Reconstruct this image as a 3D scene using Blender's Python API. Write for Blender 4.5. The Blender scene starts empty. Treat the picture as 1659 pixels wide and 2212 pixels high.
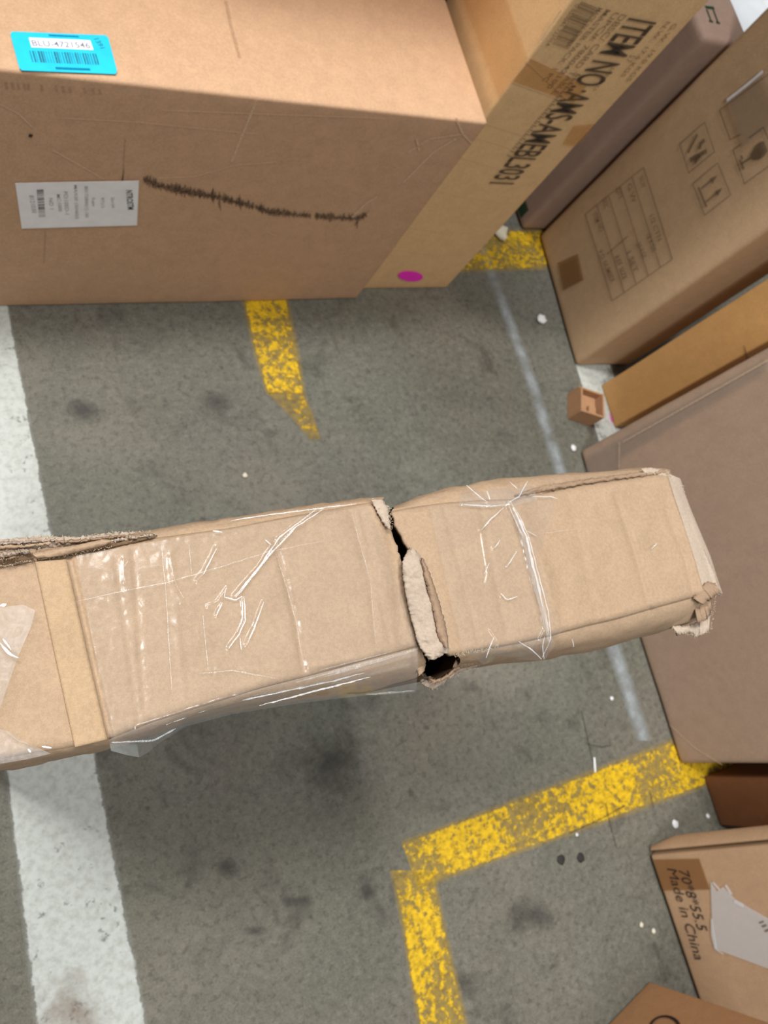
import bpy, bmesh, math, random
from mathutils import Vector, Matrix, noise
random.seed(7)
S = bpy.context.scene
COL = S.collection

# ------------------------------------------------------------------ camera
F, CX, CY, HC = 1661.0, 829.5, 1106.0, 1.6
NAD = (20.0, 1655.0)                      # where a plumb line from the lens meets the picture
_n = Vector((NAD[0]-CX, -(NAD[1]-CY), -F)).normalized()
_up = -_n
_X = (Vector((1, 0, 0)) - _up*_up.x).normalized()
_Y = _up.cross(_X)
YAW = math.radians(16.9)                  # world X runs along the front of the big carton
ax = _X*math.cos(YAW) + _Y*math.sin(YAW)
ay = -_X*math.sin(YAW) + _Y*math.cos(YAW)
R = Matrix((ax, ay, _up))                 # camera axes -> world
EYE = Vector((0, 0, HC))
cam = bpy.data.cameras.new('camera'); cam_o = bpy.data.objects.new('camera', cam); COL.objects.link(cam_o)
cam_o.matrix_world = Matrix.Translation(EYE) @ R.to_4x4()
cam.sensor_fit = 'HORIZONTAL'; cam.lens = 4.2; cam.sensor_width = 4.2*1659/F
cam.clip_start = 0.02
cam.dof.use_dof = True; cam.dof.aperture_fstop = 1.9; cam.dof.focus_distance = 0.50
S.camera = cam_o

# ------------------------------------------------------------------ light
S.view_settings.view_transform = 'Standard'; S.view_settings.look = 'None'
S.view_settings.gamma = 1; S.view_settings.use_curve_mapping = False
S.view_settings.exposure = -0.12
W = bpy.data.worlds.new('hall'); S.world = W; W.use_nodes = True
W.node_tree.nodes['Background'].inputs[0].default_value = (0.95, 0.97, 1.0, 1)
W.node_tree.nodes['Background'].inputs[1].default_value = 0.15
def lamp(loc, size, power, target, col=(1, 0.97, 0.92)):
    l = bpy.data.lights.new('hall_lamp', 'AREA'); l.shape = 'RECTANGLE'
    l.size, l.size_y, l.energy, l.color = size[0], size[1], power, col
    o = bpy.data.objects.new('hall_lamp', l); COL.objects.link(o); o.location = loc
    d = Vector(target)-Vector(loc); o.rotation_euler = d.to_track_quat('-Z', 'Y').to_euler()
lamp((-1.35, 1.65, 6.0), (0.5, 2.2), 290, (0.3, 1.0, 0.3), (1, .985, .96))
lamp((0.7, 2.4, 6.0), (0.5, 1.6), 150, (0.6, 0.8, 0.0), (1, .985, .96))
lamp((-0.5, -1.6, 6.0), (0.5, 2.4), 215, (0.4, 0.3, 0.3), (1, .985, .96))

# ------------------------------------------------------------------ picture -> place
def ray(p): return R @ Vector((p[0]-CX, -(p[1]-CY), -F))
def at_z(p, z=0.0):
    d = ray(p); return EYE + d*((z-HC)/d.z)
class Face:
    """a flat face in the place: a point and the outward normal"""
    def __init__(s, p0, n, off=0.0015):
        s.n = Vector(n).normalized()
        if s.n.dot(EYE-Vector(p0)) < 0: s.n = -s.n
        s.p0 = Vector(p0) + s.n*off
    def at(s, p, lift=0.0):
        d = ray(p); q = s.p0 + s.n*lift
        return EYE + d*((q-EYE).dot(s.n)/d.dot(s.n))

# ------------------------------------------------------------------ materials
def lin(c): return tuple(((v/255)/12.92 if v/255 <= .04045 else ((v/255+.055)/1.055)**2.4) for v in c)
class NT:
    def __init__(s, name):
        s.m = bpy.data.materials.new(name); s.m.use_nodes = True; s.t = s.m.node_tree; s.t.nodes.clear()
        s.out = s.n('ShaderNodeOutputMaterial')
    def n(s, kind, **k):
        q = s.t.nodes.new(kind)
        for a, v in k.items(): setattr(q, a, v)
        return q
    def l(s, a, b): s.t.links.new(a, b)
    def coord(s, scale=(1, 1, 1), uv=False):
        tc = s.n('ShaderNodeTexCoord'); mp = s.n('ShaderNodeMapping'); mp.inputs['Scale'].default_value = scale
        s.l(tc.outputs['UV' if uv else 'Object'], mp.inputs[0]); return mp.outputs[0]
    def noise(s, vec, scale, detail=4, rough=.55, dist=0):
        q = s.n('ShaderNodeTexNoise'); q.inputs['Scale'].default_value = scale; q.inputs['Detail'].default_value = detail
        q.inputs['Roughness'].default_value = rough; q.inputs['Distortion'].default_value = dist
        s.l(vec, q.inputs['Vector']); return q.outputs['Fac']
    def ramp(s, fac, stops):
        q = s.n('ShaderNodeValToRGB'); e = q.color_ramp.elements
        while len(e) < len(stops): e.new(0.5)
        for i, (p, c) in enumerate(stops):
            e[i].position = p; e[i].color = (c if len(c) == 4 else (*c, 1)) if not isinstance(c, (int, float)) else (c, c, c, 1)
        s.l(fac, q.inputs[0]); return q.outputs[0]
    def mix(s, fac, a, b, mode='MIX'):
        q = s.n('ShaderNodeMix'); q.data_type = 'RGBA'; q.blend_type = mode
        for v, i in ((fac, 0), (a, 6), (b, 7)):
            if isinstance(v, (int, float)): q.inputs[i].default_value = v
            elif isinstance(v, tuple): q.inputs[i].default_value = (*v[:3], 1)
            else: s.l(v, q.inputs[i])
        return q.outputs[2]
    def math(s, op, a, b=0.0, clamp=False):
        q = s.n('ShaderNodeMath'); q.operation = op; q.use_clamp = clamp
        for i, v in enumerate((a, b)):
            if isinstance(v, (int, float)): q.inputs[i].default_value = v
            else: s.l(v, q.inputs[i])
        return q.outputs[0]
    def bsdf(s, col, rough=.8, bump=None, strength=.2, dist=.001, spec=.3):
        b = s.n('ShaderNodeBsdfPrincipled')
        if isinstance(col, tuple): b.inputs['Base Color'].default_value = (*col[:3], 1)
        else: s.l(col, b.inputs['Base Color'])
        if isinstance(rough, (int, float)): b.inputs['Roughness'].default_value = rough
        else: s.l(rough, b.inputs['Roughness'])
        b.inputs['Specular IOR Level'].default_value = spec
        if bump is not None:
            q = s.n('ShaderNodeBump'); q.inputs['Strength'].default_value = strength; q.inputs['Distance'].default_value = dist
            s.l(bump, q.inputs['Height']); s.l(q.outputs[0], b.inputs['Normal'])
        return b.outputs[0]
    def done(s, sh): s.l(sh, s.out.inputs[0]); return s.m
    def alpha(s, sh, fac):
        t = s.n('ShaderNodeBsdfTransparent'); q = s.n('ShaderNodeMixShader')
        s.l(fac, q.inputs[0]); s.l(t.outputs[0], q.inputs[1]); s.l(sh, q.inputs[2]); return q.outputs[0]

def cardboard(name, rgb, mott=.16, fibre=900, flute=0.0, rough=.75, spec=.25):
    c = lin(rgb); m = NT(name); v = m.coord()
    k = lambda f: tuple(min(1, x*f) for x in c)
    big = m.ramp(m.noise(v, 7, 5), [(.3, k(1-mott)), (.7, k(1+mott))])
    fib = m.noise(v, fibre, 3, .7)
    col = m.mix(.35, big, m.ramp(fib, [(.38, k(.6)), (.5, c), (.62, k(1.4))]))
    mid = m.noise(v, fibre*.3, 5, .7)
    col = m.mix(.40, col, m.ramp(mid, [(.40, k(.76)), (.5, c), (.60, k(1.26))]))
    lo = m.noise(v, 38, 4, .6)
    col = m.mix(.35, col, m.ramp(lo, [(.32, k(.84)), (.68, k(1.12))]))
    speck = m.ramp(m.noise(v, fibre*.45, 1, .3), [(.16, 1.0), (.21, 0.0)])
    col = m.mix(m.math('MULTIPLY', speck, .5), col, k(.3))
    bmp = m.math('ADD', m.math('MULTIPLY', fib, .25), mid)
    return m.done(m.bsdf(col, rough, bmp, .25, .0012, spec))
def plain(name, rgb, rough=.6, var=.1, scale=60, spec=.3):
    c = lin(rgb); m = NT(name); v = m.coord()
    nz = m.noise(v, scale, 4)
    col = m.ramp(nz, [(.3, tuple(x*(1-var) for x in c)), (.7, tuple(min(1, x*(1+var)) for x in c))])
    return m.done(m.bsdf(col, rough, nz, .15, .001, spec))
def ink(name, rgb, cover=1.0, grit=.25, scale=500):
    m = NT(name); v = m.coord(); sh = m.bsdf(lin(rgb), .8, spec=.1)
    nz = m.noise(v, scale, 3, .6)
    a = m.ramp(nz, [(.25, cover*(1-grit)), (.6, cover)])
    return m.done(m.alpha(sh, a))

M = {}
M['kraft'] = cardboard('big_carton_kraft', (196, 160, 128), .06)
M['kraft_light'] = cardboard('tall_carton_kraft', (222, 186, 138), .05)
M['taupe'] = cardboard('taupe_board', (156, 132, 118), .06)
M['icon_board'] = cardboard('icon_carton_board', (192, 162, 128), .06)
M['orange_board'] = cardboard('orange_brown_board', (200, 154, 98), .09)
M['mauve_board'] = cardboard('mauve_brown_board', (178, 152, 132), .05)
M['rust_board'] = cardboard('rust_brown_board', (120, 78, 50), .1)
M['tan_board'] = cardboard('tan_board', (162, 132, 103), .06)
M['orange_tan'] = cardboard('orange_tan_board', (176, 132, 94), .05)
M['front_board'] = cardboard('damaged_carton_board', (162, 138, 113), .08, fibre=1100, spec=.25)
M['strip_board'] = cardboard('board_fold_strip', (168, 142, 112), .06, fibre=1100)
M['torn'] = cardboard('torn_board_core', (170, 154, 138), .2, fibre=1400, rough=.95)
M['torn_dark'] = cardboard('torn_board_brown', (148, 124, 102), .2, fibre=1400, rough=.95)
M['fibre'] = plain('paper_fibre', (198, 178, 152), .9)
M['inside_shade'] = cardboard('board_inside_shade', (104, 82, 60), .1)  # board colour darkened for the shade inside the carton
M['ink'] = ink('black_print', (38, 34, 34), .92, .3)
M['ink_soft'] = ink('soft_black_print', (60, 46, 36), .62, .5, 700)
M['ink_faint'] = ink('faint_print', (92, 66, 44), .62, .35, 700)
M['cyan_ink'] = ink('dark_cyan_print', (14, 120, 160), .75, .4)
M['ink_tall'] = ink('worn_black_print', (58, 52, 50), .86, .3)
M['grey_ink'] = ink('grey_print', (138, 138, 158), .9, .3)
M['green_ink'] = ink('green_print', (34, 66, 44), .9, .2)
M['scuff'] = ink('crayon_mark', (78, 66, 58), .66, 1.0, 260)
M['crease'] = ink('pale_crease', (228, 200, 168), .75, .6, 220)
M['crease_dark'] = ink('dark_crease', (120, 92, 66), .22, .8, 200)
M['paper'] = plain('white_label_paper', (240, 240, 242), .5, .05, 40)
M['cyan'] = plain('cyan_sticker', (38, 196, 232), .35, .06, 60)
M['pink'] = plain('pink_sticker', (250, 50, 205), .5, .05)
M['white'] = plain('white_scrap', (225, 226, 228), .6, .08)
M['crumb'] = plain('pale_crumb', (214, 208, 188), .7, .1)
def tape_mat(name, rgb, fac):
    m = NT(name); v = m.coord(); b = m.bsdf(lin(rgb), .3, m.noise(v, 40, 3), .1, spec=.5)
    t = m.n('ShaderNodeBsdfTransparent'); t.inputs[0].default_value = (1, .97, .92, 1); q = m.n('ShaderNodeMixShader')
    q.inputs[0].default_value = fac; m.l(t.outputs[0], q.inputs[1]); m.l(b, q.inputs[2]); return m.done(q.outputs[0])
M['tape'] = tape_mat('brown_packing_tape', (190, 144, 90), .15)
M['tape_dark'] = tape_mat('dark_packing_tape', (132, 92, 54), .30)
def film_mat(name, base=.035, rough=.12, haze=0.03, bscale=55, bstr=.5, fres=1.0):
    m = NT(name); v = m.coord()
    nz = m.math('ADD', m.noise(v, bscale, 5, .6, .6), m.math('MULTIPLY', m.noise(v, bscale*4, 3), .25))
    bp = m.n('ShaderNodeBump'); bp.inputs['Strength'].default_value = bstr; bp.inputs['Distance'].default_value = .002
    m.l(nz, bp.inputs['Height'])
    g = m.n('ShaderNodeBsdfGlossy'); g.inputs['Roughness'].default_value = rough; g.inputs[0].default_value = (.95, .97, 1, 1); m.l(bp.outputs[0], g.inputs['Normal'])
    t = m.n('ShaderNodeBsdfTransparent'); t.inputs[0].default_value = (.975, .975, .97, 1)
    d = m.n('ShaderNodeBsdfDiffuse'); d.inputs[0].default_value = (.82, .86, .9, 1)
    fr = m.n('ShaderNodeLayerWeight'); m.l(bp.outputs[0], fr.inputs['Normal']); f5 = m.math('POWER', fr.outputs['Facing'], 5)
    a = m.n('ShaderNodeMixShader'); m.l(m.math('ADD', m.math('MULTIPLY', f5, fres), base, True), a.inputs[0]); m.l(t.outputs[0], a.inputs[1]); m.l(g.outputs[0], a.inputs[2])
    b = m.n('ShaderNodeMixShader'); b.inputs[0].default_value = haze; m.l(a.outputs[0], b.inputs[1]); m.l(d.outputs[0], b.inputs[2])
    return m.done(b.outputs[0])
M['film'] = film_mat('clear_tape_film', .022, .2, .03, 40, .14)
M['film_loose'] = film_mat('loose_tape_film', .04, .16, .08, 25, .08, .7)
M['film_grey'] = film_mat('dull_tape_film', .008, .3, .11, 25, .1, .4)
M['film_glint'] = film_mat('glint_white_film', .18, .18, .36, 200, .5)  # whitish crease strips that stand in for glints on the film
M['film_glint_soft'] = film_mat('faint_glint_film', .06, .25, .10, 200, .5)  # fainter white for the softer glints
M['pouch'] = film_mat('label_pouch_film', .05, .2, .2, 20, .3)
M['polybag'] = film_mat('white_polybag', .06, .25, .86, 14, .6)

def floor_mat():
    m = NT('stained_concrete'); v = m.coord()
    base = m.ramp(m.noise(v, 1.6, 6, .6, .3), [(.30, lin((86, 85, 75))), (.5, lin((102, 101, 91))), (.7, lin((122, 118, 108)))])
    green = m.ramp(m.noise(v, 2.3, 4, .55), [(.45, 0.0), (.68, .6)])
    base = m.mix(green, base, lin((84, 97, 86)))
    big2 = m.noise(v, 5.5, 5, .65, .5)
    base = m.mix(.6, base, m.mix(1.0, base, m.ramp(big2, [(.32, (.5, .5, .48)), (.5, (1, 1, 1)), (.68, (1.4, 1.4, 1.38))]), 'MULTIPLY'))
    mv = m.ramp(m.noise(m.coord((1.3, .9, 1)), 3.1, 3), [(.5, 0.0), (.72, .45)])
    base = m.mix(mv, base, lin((102, 94, 93)))
    f1 = m.noise(v, 60, 6, .72)
    base = m.mix(.42, base, m.ramp(f1, [(.28, lin((56, 55, 48))), (.5, lin((102, 101, 90))), (.72, lin((146, 145, 136)))]), 'MIX')
    f2 = m.noise(v, 300, 3, .7)
    base = m.mix(.28, base, m.ramp(f2, [(.3, lin((60, 59, 54))), (.7, lin((150, 148, 140)))]))
    blot = m.ramp(m.noise(v, 9, 5, .65, .6), [(.56, 0.0), (.70, .55)])
    base = m.mix(blot, base, lin((62, 59, 56)))
    spots = m.ramp(m.noise(v, 26, 2, .5), [(.70, 0.0), (.76, .55)])
    base = m.mix(spots, base, lin((54, 51, 48)))
    scr = m.ramp(m.noise(m.coord((22, 1.6, 1)), 3, 5, .7), [(.62, 0.0), (.74, .22)])
    base = m.mix(scr, base, lin((150, 150, 146)))
    sp1 = m.ramp(m.noise(v, 75, 3, .6), [(.34, .4), (.48, 0.0)])
    base = m.mix(sp1, base, lin((62, 58, 52)))
    sp2 = m.ramp(m.noise(v, 130, 2, .5), [(.60, 0.0), (.75, .22)])
    base = m.mix(sp2, base, lin((150, 148, 138)))
    warm = m.ramp(m.noise(v, .9, 3, .5), [(.42, 0.0), (.62, .5)])
    base = m.mix(warm, base, m.mix(1.0, base, (1.07, .99, .9), 'MULTIPLY'))
    rough = m.ramp(f1, [(.3, .55), (.7, .8)])
    return m.done(m.bsdf(base, rough, m.math('ADD', f1, m.math('MULTIPLY', f2, .5)), .3, .0012, .3))
M['floor'] = floor_mat()
def paint_mat(name, rgb, dark, wear, scale=24, edge=.10, dirt=.35):
    """worn floor paint: UV v runs across the line, the paint thins out at its edges"""
    m = NT(name); v = m.coord(); c = lin(rgb)
    uv = m.n('ShaderNodeTexCoord'); sp = m.n('ShaderNodeSeparateXYZ'); m.l(uv.outputs['UV'], sp.inputs[0])
    e = m.math('MINIMUM', sp.outputs[1], m.math('SUBTRACT', 1.0, sp.outputs[1]))
    e = m.math('DIVIDE', e, edge, True)
    n1 = m.noise(v, scale, 7, .72, .3); n2 = m.noise(v, 6, 4, .6)
    lvl = m.math('ADD', m.math('ADD', n1, m.math('MULTIPLY', m.math('SUBTRACT', n2, .5), .6)), m.math('MULTIPLY', m.math('SUBTRACT', e, 1.0), .35))
    a = m.ramp(lvl, [(wear-.045, 0.0), (wear+.045, 1.0)])
    a2 = m.math('MULTIPLY', m.math('ADD', a, .32), m.math('ADD', m.math('MULTIPLY', e, .8), .2), True)
    col = m.ramp(m.noise(v, 70, 5, .7), [(.3, lin(dark)), (.5+dirt*.2, c)])
    return m.done(m.alpha(m.bsdf(col, .6, n1, .2, .001, .3), a2))
M['yellow'] = paint_mat('worn_yellow_paint', (222, 182, 30), (150, 118, 30), .505, 60)
M['yellow_faint'] = paint_mat('rubbed_yellow_paint', (190, 154, 34), (124, 102, 44), .56, 42)
M['whiteline'] = paint_mat('worn_white_paint', (190, 195, 190), (164, 166, 160), .36, 46, .06)
def soft_line():
    m = NT('rubbed_pale_line'); v = m.coord()
    uv = m.n('ShaderNodeTexCoord'); sp = m.n('ShaderNodeSeparateXYZ'); m.l(uv.outputs['UV'], sp.inputs[0])
    e = m.math('MULTIPLY', m.math('MINIMUM', sp.outputs[1], m.math('SUBTRACT', 1.0, sp.outputs[1])), 2.6, True)
    n1 = m.noise(v, 9, 6, .7); a = m.math('MULTIPLY', e, m.ramp(n1, [(.36, .12), (.62, .75)]))
    return m.done(m.alpha(m.bsdf(lin((178, 186, 190)), .6, n1, .1, .001, .3), a))
M['pale'] = soft_line()
def stain_mat(name, rgb):
    m = NT(name); v = m.coord()
    uv = m.n('ShaderNodeTexCoord'); mp = m.n('ShaderNodeMapping'); mp.inputs['Location'].default_value = (-1, -1, 0); mp.inputs['Scale'].default_value = (2, 2, 0)
    m.l(uv.outputs['UV'], mp.inputs[0]); ln = m.n('ShaderNodeVectorMath', operation='LENGTH'); m.l(mp.outputs[0], ln.inputs[0])
    n1 = m.noise(v, 16, 6, .7, .4)
    a = m.math('ADD', m.math('SUBTRACT', .75, ln.outputs['Value']), m.math('MULTIPLY', m.math('SUBTRACT', n1, .5), 1.7))
    a = m.ramp(a, [(.0, 0.0), (.8, .5)])
    return m.done(m.alpha(m.bsdf(lin(rgb), .6, n1, .2, .001, .3), a))
M['stain_and_shade'] = stain_mat('floor_stain_and_shade', (62, 58, 58))
M['grime'] = stain_mat('brown_grime', (140, 116, 98))

# ------------------------------------------------------------------ object helpers
def empty(name, loc, label, cat, group=None):
    o = bpy.data.objects.new(name, None); COL.objects.link(o); o.location = loc; o.empty_display_size = .05
    o['label'] = label; o['category'] = cat
    if group: o['group'] = group
    return o
def origin(o):
    v = Vector((0, 0, 0))
    while o: v += o.location; o = o.parent
    return v
def link(name, me, mat, parent=None, smooth=False, label=None, kind=None, loc=None):
    o = bpy.data.objects.new(name, me); COL.objects.link(o)
    if mat: me.materials.append(mat)
    if parent:
        o.parent = parent; me.transform(Matrix.Translation(-origin(parent)))
    elif loc is not None:
        o.location = loc; me.transform(Matrix.Translation(-Vector(loc)))
    if smooth: me.polygons.foreach_set('use_smooth', [True]*len(me.polygons))
    if label: o['label'] = label
    if kind: o['kind'] = kind
    return o
def mesh(name, vs, fs, uvs=None):
    me = bpy.data.meshes.new(name); me.from_pydata([tuple(v) for v in vs], [], fs)
    if uvs:
        l = me.uv_layers.new(name='UVMap')
        for p in me.polygons:
            for li in p.loop_indices: l.data[li].uv = uvs[me.loops[li].vertex_index]
    me.update(); return me
class MB:
    def __init__(s): s.v = []; s.f = []
    def poly(s, pts):
        i = len(s.v); s.v += [Vector(p) for p in pts]; s.f.append(tuple(range(i, i+len(pts))))
    def grid(s, G, closed=False):
        i = len(s.v); nu, nv = len(G), len(G[0])
        for row in G: s.v += [Vector(p) for p in row]
        for a in range(nu-1):
            for b in range(nv-1):
                s.f.append((i+a*nv+b, i+(a+1)*nv+b, i+(a+1)*nv+b+1, i+a*nv+b+1))
    def stroke(s, pts, w, n):
        """flat ribbon of width w (a number or one per point) along 3D points lying on a face of normal n"""
        L, Rr = [], []
        for k, p in enumerate(pts):
            a = pts[max(0, k-1)]; b = pts[min(len(pts)-1, k+1)]
            t = (b-a).normalized().cross(n)
            ww = w[k] if isinstance(w, (list, tuple)) else w
            L.append(p+t*ww/2); Rr.append(p-t*ww/2)
        s.grid([L, Rr])
    def build(s, name, mat, parent=None, **k): return link(name, mesh(name, s.v, s.f), mat, parent, **k)

def resample(pts, n):
    pts = [Vector((p[0], p[1])) for p in pts]
    d = [0.0]
    for a, b in zip(pts, pts[1:]): d.append(d[-1]+(b-a).length)
    out = []; j = 0
    for i in range(n):
        s = d[-1]*i/(n-1)
        while j < len(pts)-2 and d[j+1] < s: j += 1
        seg = d[j+1]-d[j]
        out.append(pts[j].lerp(pts[j+1], (s-d[j])/seg if seg > 1e-9 else 0))
    return out
def coons(back, front, left, right, nu, nv):
    """picture-plane patch: back and front run left to right, left and right run back to front"""
    B, Fr, L, Q = resample(back, nu), resample(front, nu), resample(left, nv), resample(right, nv)
    out = []
    for i in range(nu):
        u = i/(nu-1); row = []
        for j in range(nv):
            v = j/(nv-1)
            p = B[i]*(1-v)+Fr[i]*v+L[j]*(1-u)+Q[j]*u-(B[0]*(1-u)*(1-v)+B[-1]*u*(1-v)+Fr[0]*(1-u)*v+Fr[-1]*u*v)
            row.append(p)
        out.append(row)
    return out
def sheet(name, G, thick, mat, parent, **k):
    """board of the given thickness hanging below the 3D grid G"""
    nu, nv = len(G), len(G[0]); vs = [p for r in G for p in r]; n = len(vs)
    vs = vs + [p-Vector((0, 0, thick)) for p in vs]; fs = []
    for a in range(nu-1):
        for b in range(nv-1):
            q = (a*nv+b, (a+1)*nv+b, (a+1)*nv+b+1, a*nv+b+1)
            fs.append(q); fs.append(tuple(n+x for x in reversed(q)))
    rim = [(a*nv) for a in range(nu)] + [((nu-1)*nv+b) for b in range(1, nv)] + [(a*nv+nv-1) for a in range(nu-2, -1, -1)] + [b for b in range(nv-2, 0, -1)]
    for x, y in zip(rim, rim[1:]+rim[:1]): fs.append((y, x, n+x, n+y))
    return link(name, mesh(name, vs, fs), mat, parent, **k)

def text(name, s, face, bl, br, tl, mat, parent, bold=0.0, label=None, shear=0.0, lift=0.0):
    """flat printed text fitted to the parallelogram bl, br, tl of a face (picture points)"""
    cu = bpy.data.curves.new('t', 'FONT'); cu.body = s; cu.offset = bold; cu.shear = shear; cu.resolution_u = 3
    o = bpy.data.objects.new('t', cu); COL.objects.link(o)
    dg = bpy.context.evaluated_depsgraph_get(); me = bpy.data.meshes.new_from_object(o.evaluated_get(dg))
    bpy.data.objects.remove(o); bpy.data.curves.remove(cu)
    xs = [v.co.x for v in me.vertices]; x0, x1 = min(xs), max(xs)
    y0, y1 = min(v.co.y for v in me.vertices), max(v.co.y for v in me.vertices)
    if not any(c in s for c in 'gpqy,/()-'): y0 = 0
    A, B, C = face.at(bl, lift), face.at(br, lift), face.at(tl, lift)
    for v in me.vertices:
        a = (v.co.x-x0)/(x1-x0); b = (v.co.y-y0)/max(1e-6, y1-y0)
        v.co = A+(B-A)*a+(C-A)*b
    return link(name, me, mat, parent, label=label)
def decal(name, face, pts, mat, parent, lift=0.0, label=None, thick=0.0006):
    """a thin stuck-on piece (label, sticker, tape) with a little thickness"""
    P = [face.at(p, lift+thick) for p in pts]; n = len(P)
    vs = P+[p-face.n*thick for p in P]
    fs = [tuple(range(n)), tuple(range(2*n-1, n-1, -1))]+[(i, (i+1) % n, n+(i+1) % n, n+i) for i in range(n)]
    return link(name, mesh(name, vs, fs), mat, parent, label=label)
def strokes(name, face, lines, mat, parent, lift=0.0, label=None, kind=None):
    if name in ('crease', 'dark_crease', 'pouch_edge', 'fine_print'):
        for pts, w in lines:
            mb = MB(); mb.stroke([face.at(p, lift) for p in pts], w, face.n); o = mb.build(name, mat, parent)
        return o
    mb = MB()
    for pts, w in lines: mb.stroke([face.at(p, lift) for p in pts], w, face.n)
    return mb.build(name, mat, parent, label=label, kind=kind)
def barcode(name, face, bl, br, tl, mat, parent, n=28, seed=1, fill=.55, lift=0.0, parts=None):
    """bars run from the bl-br side to the tl side, side by side along bl-br"""
    rr = random.Random(seed); mb = MB(); A, B, C = face.at(bl, lift), face.at(br, lift), face.at(tl, lift)
    for i in range(n):
        a = i/n; w = rr.choice((.3, .45, .7, .85))*fill/.55/n
        mb.poly([A+(B-A)*a, A+(B-A)*(a+w), A+(B-A)*(a+w)+(C-A), A+(B-A)*a+(C-A)])
    return mb.build(name, mat, parent)

def carton_body(name, o, e1, e2, e3, L, D, H, mat, parent, bev=.006, dent=.0025, seed=0, seg=.03):
    """closed carton: o is a base corner, e1/e2/e3 its edge directions; soft edges, faces sagging a little inwards"""
    bm = bmesh.new(); bmesh.ops.create_cube(bm, size=1)
    for v in bm.verts: v.co = Vector(((v.co.x+.5)*L, (v.co.y+.5)*D, (v.co.z+.5)*H))
    bmesh.ops.bevel(bm, geom=bm.edges[:], offset=bev, segments=3, profile=.6, affect='EDGES')
    for axis, ln in ((0, L), (1, D), (2, H)):
        k = max(1, int(ln/seg))
        for i in range(1, k):
            c = Vector((0, 0, 0)); c[axis] = ln*i/k; nn = Vector((0, 0, 0)); nn[axis] = 1
            bmesh.ops.bisect_plane(bm, geom=bm.verts[:]+bm.edges[:]+bm.faces[:], plane_co=c, plane_no=nn)
    cen = Vector((L/2, D/2, H/2))
    for v in bm.verts:
        d = .5+.5*noise.noise(v.co*5+Vector((seed*7.1, seed*3.3, 0)))
        e = .5+.5*noise.noise(v.co*14+Vector((seed*2.7, 1.7, seed)))
        for axis, ln in ((0, L), (1, D), (2, H)):
            x = v.co[axis]
            if x < bev*1.01: v.co[axis] += dent*(d*.7+e*.3)
            elif x > ln-bev*1.01: v.co[axis] -= dent*(d*.7+e*.3)
    for v in bm.verts:
        z = max(v.co.z, 0.0); v.co = o+e1*v.co.x+e2*v.co.y+e3*z
    bmesh.ops.recalc_face_normals(bm, faces=bm.faces[:])
    me = bpy.data.meshes.new(name); bm.to_mesh(me); bm.free()
    return link(name, me, mat, parent, smooth=True)

EX, EY, EZ = Vector((1, 0, 0)), Vector((0, 1, 0)), Vector((0, 0, 1))

# ------------------------------------------------------------------ the floor and its markings
fl = MB(); fl.poly([(-4, -4, 0), (6, -4, 0), (6, 6, 0), (-4, 6, 0)])
floor = fl.build('floor', M['floor']); floor['kind'] = 'structure'
def line(name, pix, mat, z=.0006, label=None, n=24, ulen=None):
    """painted band on the floor: pix holds (left, right) picture points along it"""
    a = [at_z(p[0]).copy() for p in pix]; b = [at_z(p[1]).copy() for p in pix]
    vs, uv, fs = [], [], []
    A = resample([(p.x, p.y) for p in a], n); B = resample([(p.x, p.y) for p in b], n)
    for i in range(n):
        for j, t in enumerate((0, .25, .5, .75, 1)):
            q = A[i].lerp(B[i], t); vs.append((q.x, q.y, z)); uv.append((i*.2 if ulen is None else i/(n-1)*ulen, t))
    for i in range(n-1):
        for j in range(4): fs.append((i*5+j, i*5+j+1, i*5+j+6, i*5+j+5))
    return link(name, mesh(name, vs, fs, uv), mat, floor, label=label)
line('painted_line', [((-112, 600), (15, 640)), ((138, 2800), (437, 2800))], M['whiteline'], label='wide white painted line')
line('painted_line', [((515, 630), (622, 630)), ((545, 760), (648, 760)), ((572, 850), (662, 850))], M['yellow'], z=.0008, label='worn yellow painted line')
line('painted_line', [((572, 848), (660, 848)), ((625, 900), (680, 900)), ((668, 950), (694, 950))], M['yellow_faint'], z=.0008, label='rubbed end of the yellow line')
line('painted_line', [((1405, 1612), (1452, 1725)), ((1200, 1680), (1240, 1800)), ((1015, 1755), (1050, 1855)), ((872, 1860), (950, 1900))][::-1] if False else [((865, 1815), (905, 1925)), ((960, 1780), (1010, 1885)), ((1200, 1690), (1245, 1802)), ((1440, 1598), (1500, 1712)), ((1560, 1545), (1640, 1660))], M['yellow'], z=.0008, label='worn yellow line running to the right boxes')
line('painted_line', [((840, 1880), (940, 1880)), ((862, 1990), (962, 1990)), ((905, 2250), (1022, 2250)), ((979, 2700), (1126, 2700))], M['yellow'], z=.0010, label='worn yellow line running towards the viewer')
line('painted_line', [((960, 500), (960, 592)), ((1180, 492), (1180, 585))], M['yellow'], z=.0008, label='yellow line behind the tall carton')
line('painted_line', [((1020, 520), (1050, 520)), ((1125, 800), (1155, 800)), ((1190, 1010), (1225, 1010)), ((1290, 1350), (1330, 1350)), ((1372, 1600), (1412, 1600))], M['pale'], z=.0005, label='pale rubbed chalky line')
line('painted_line', [((1225, 730), (1300, 730)), ((1262, 860), (1345, 860)), ((1310, 1020), (1400, 1020))], M['whiteline'], z=.0012, label='white line at the foot of the right boxes')
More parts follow.
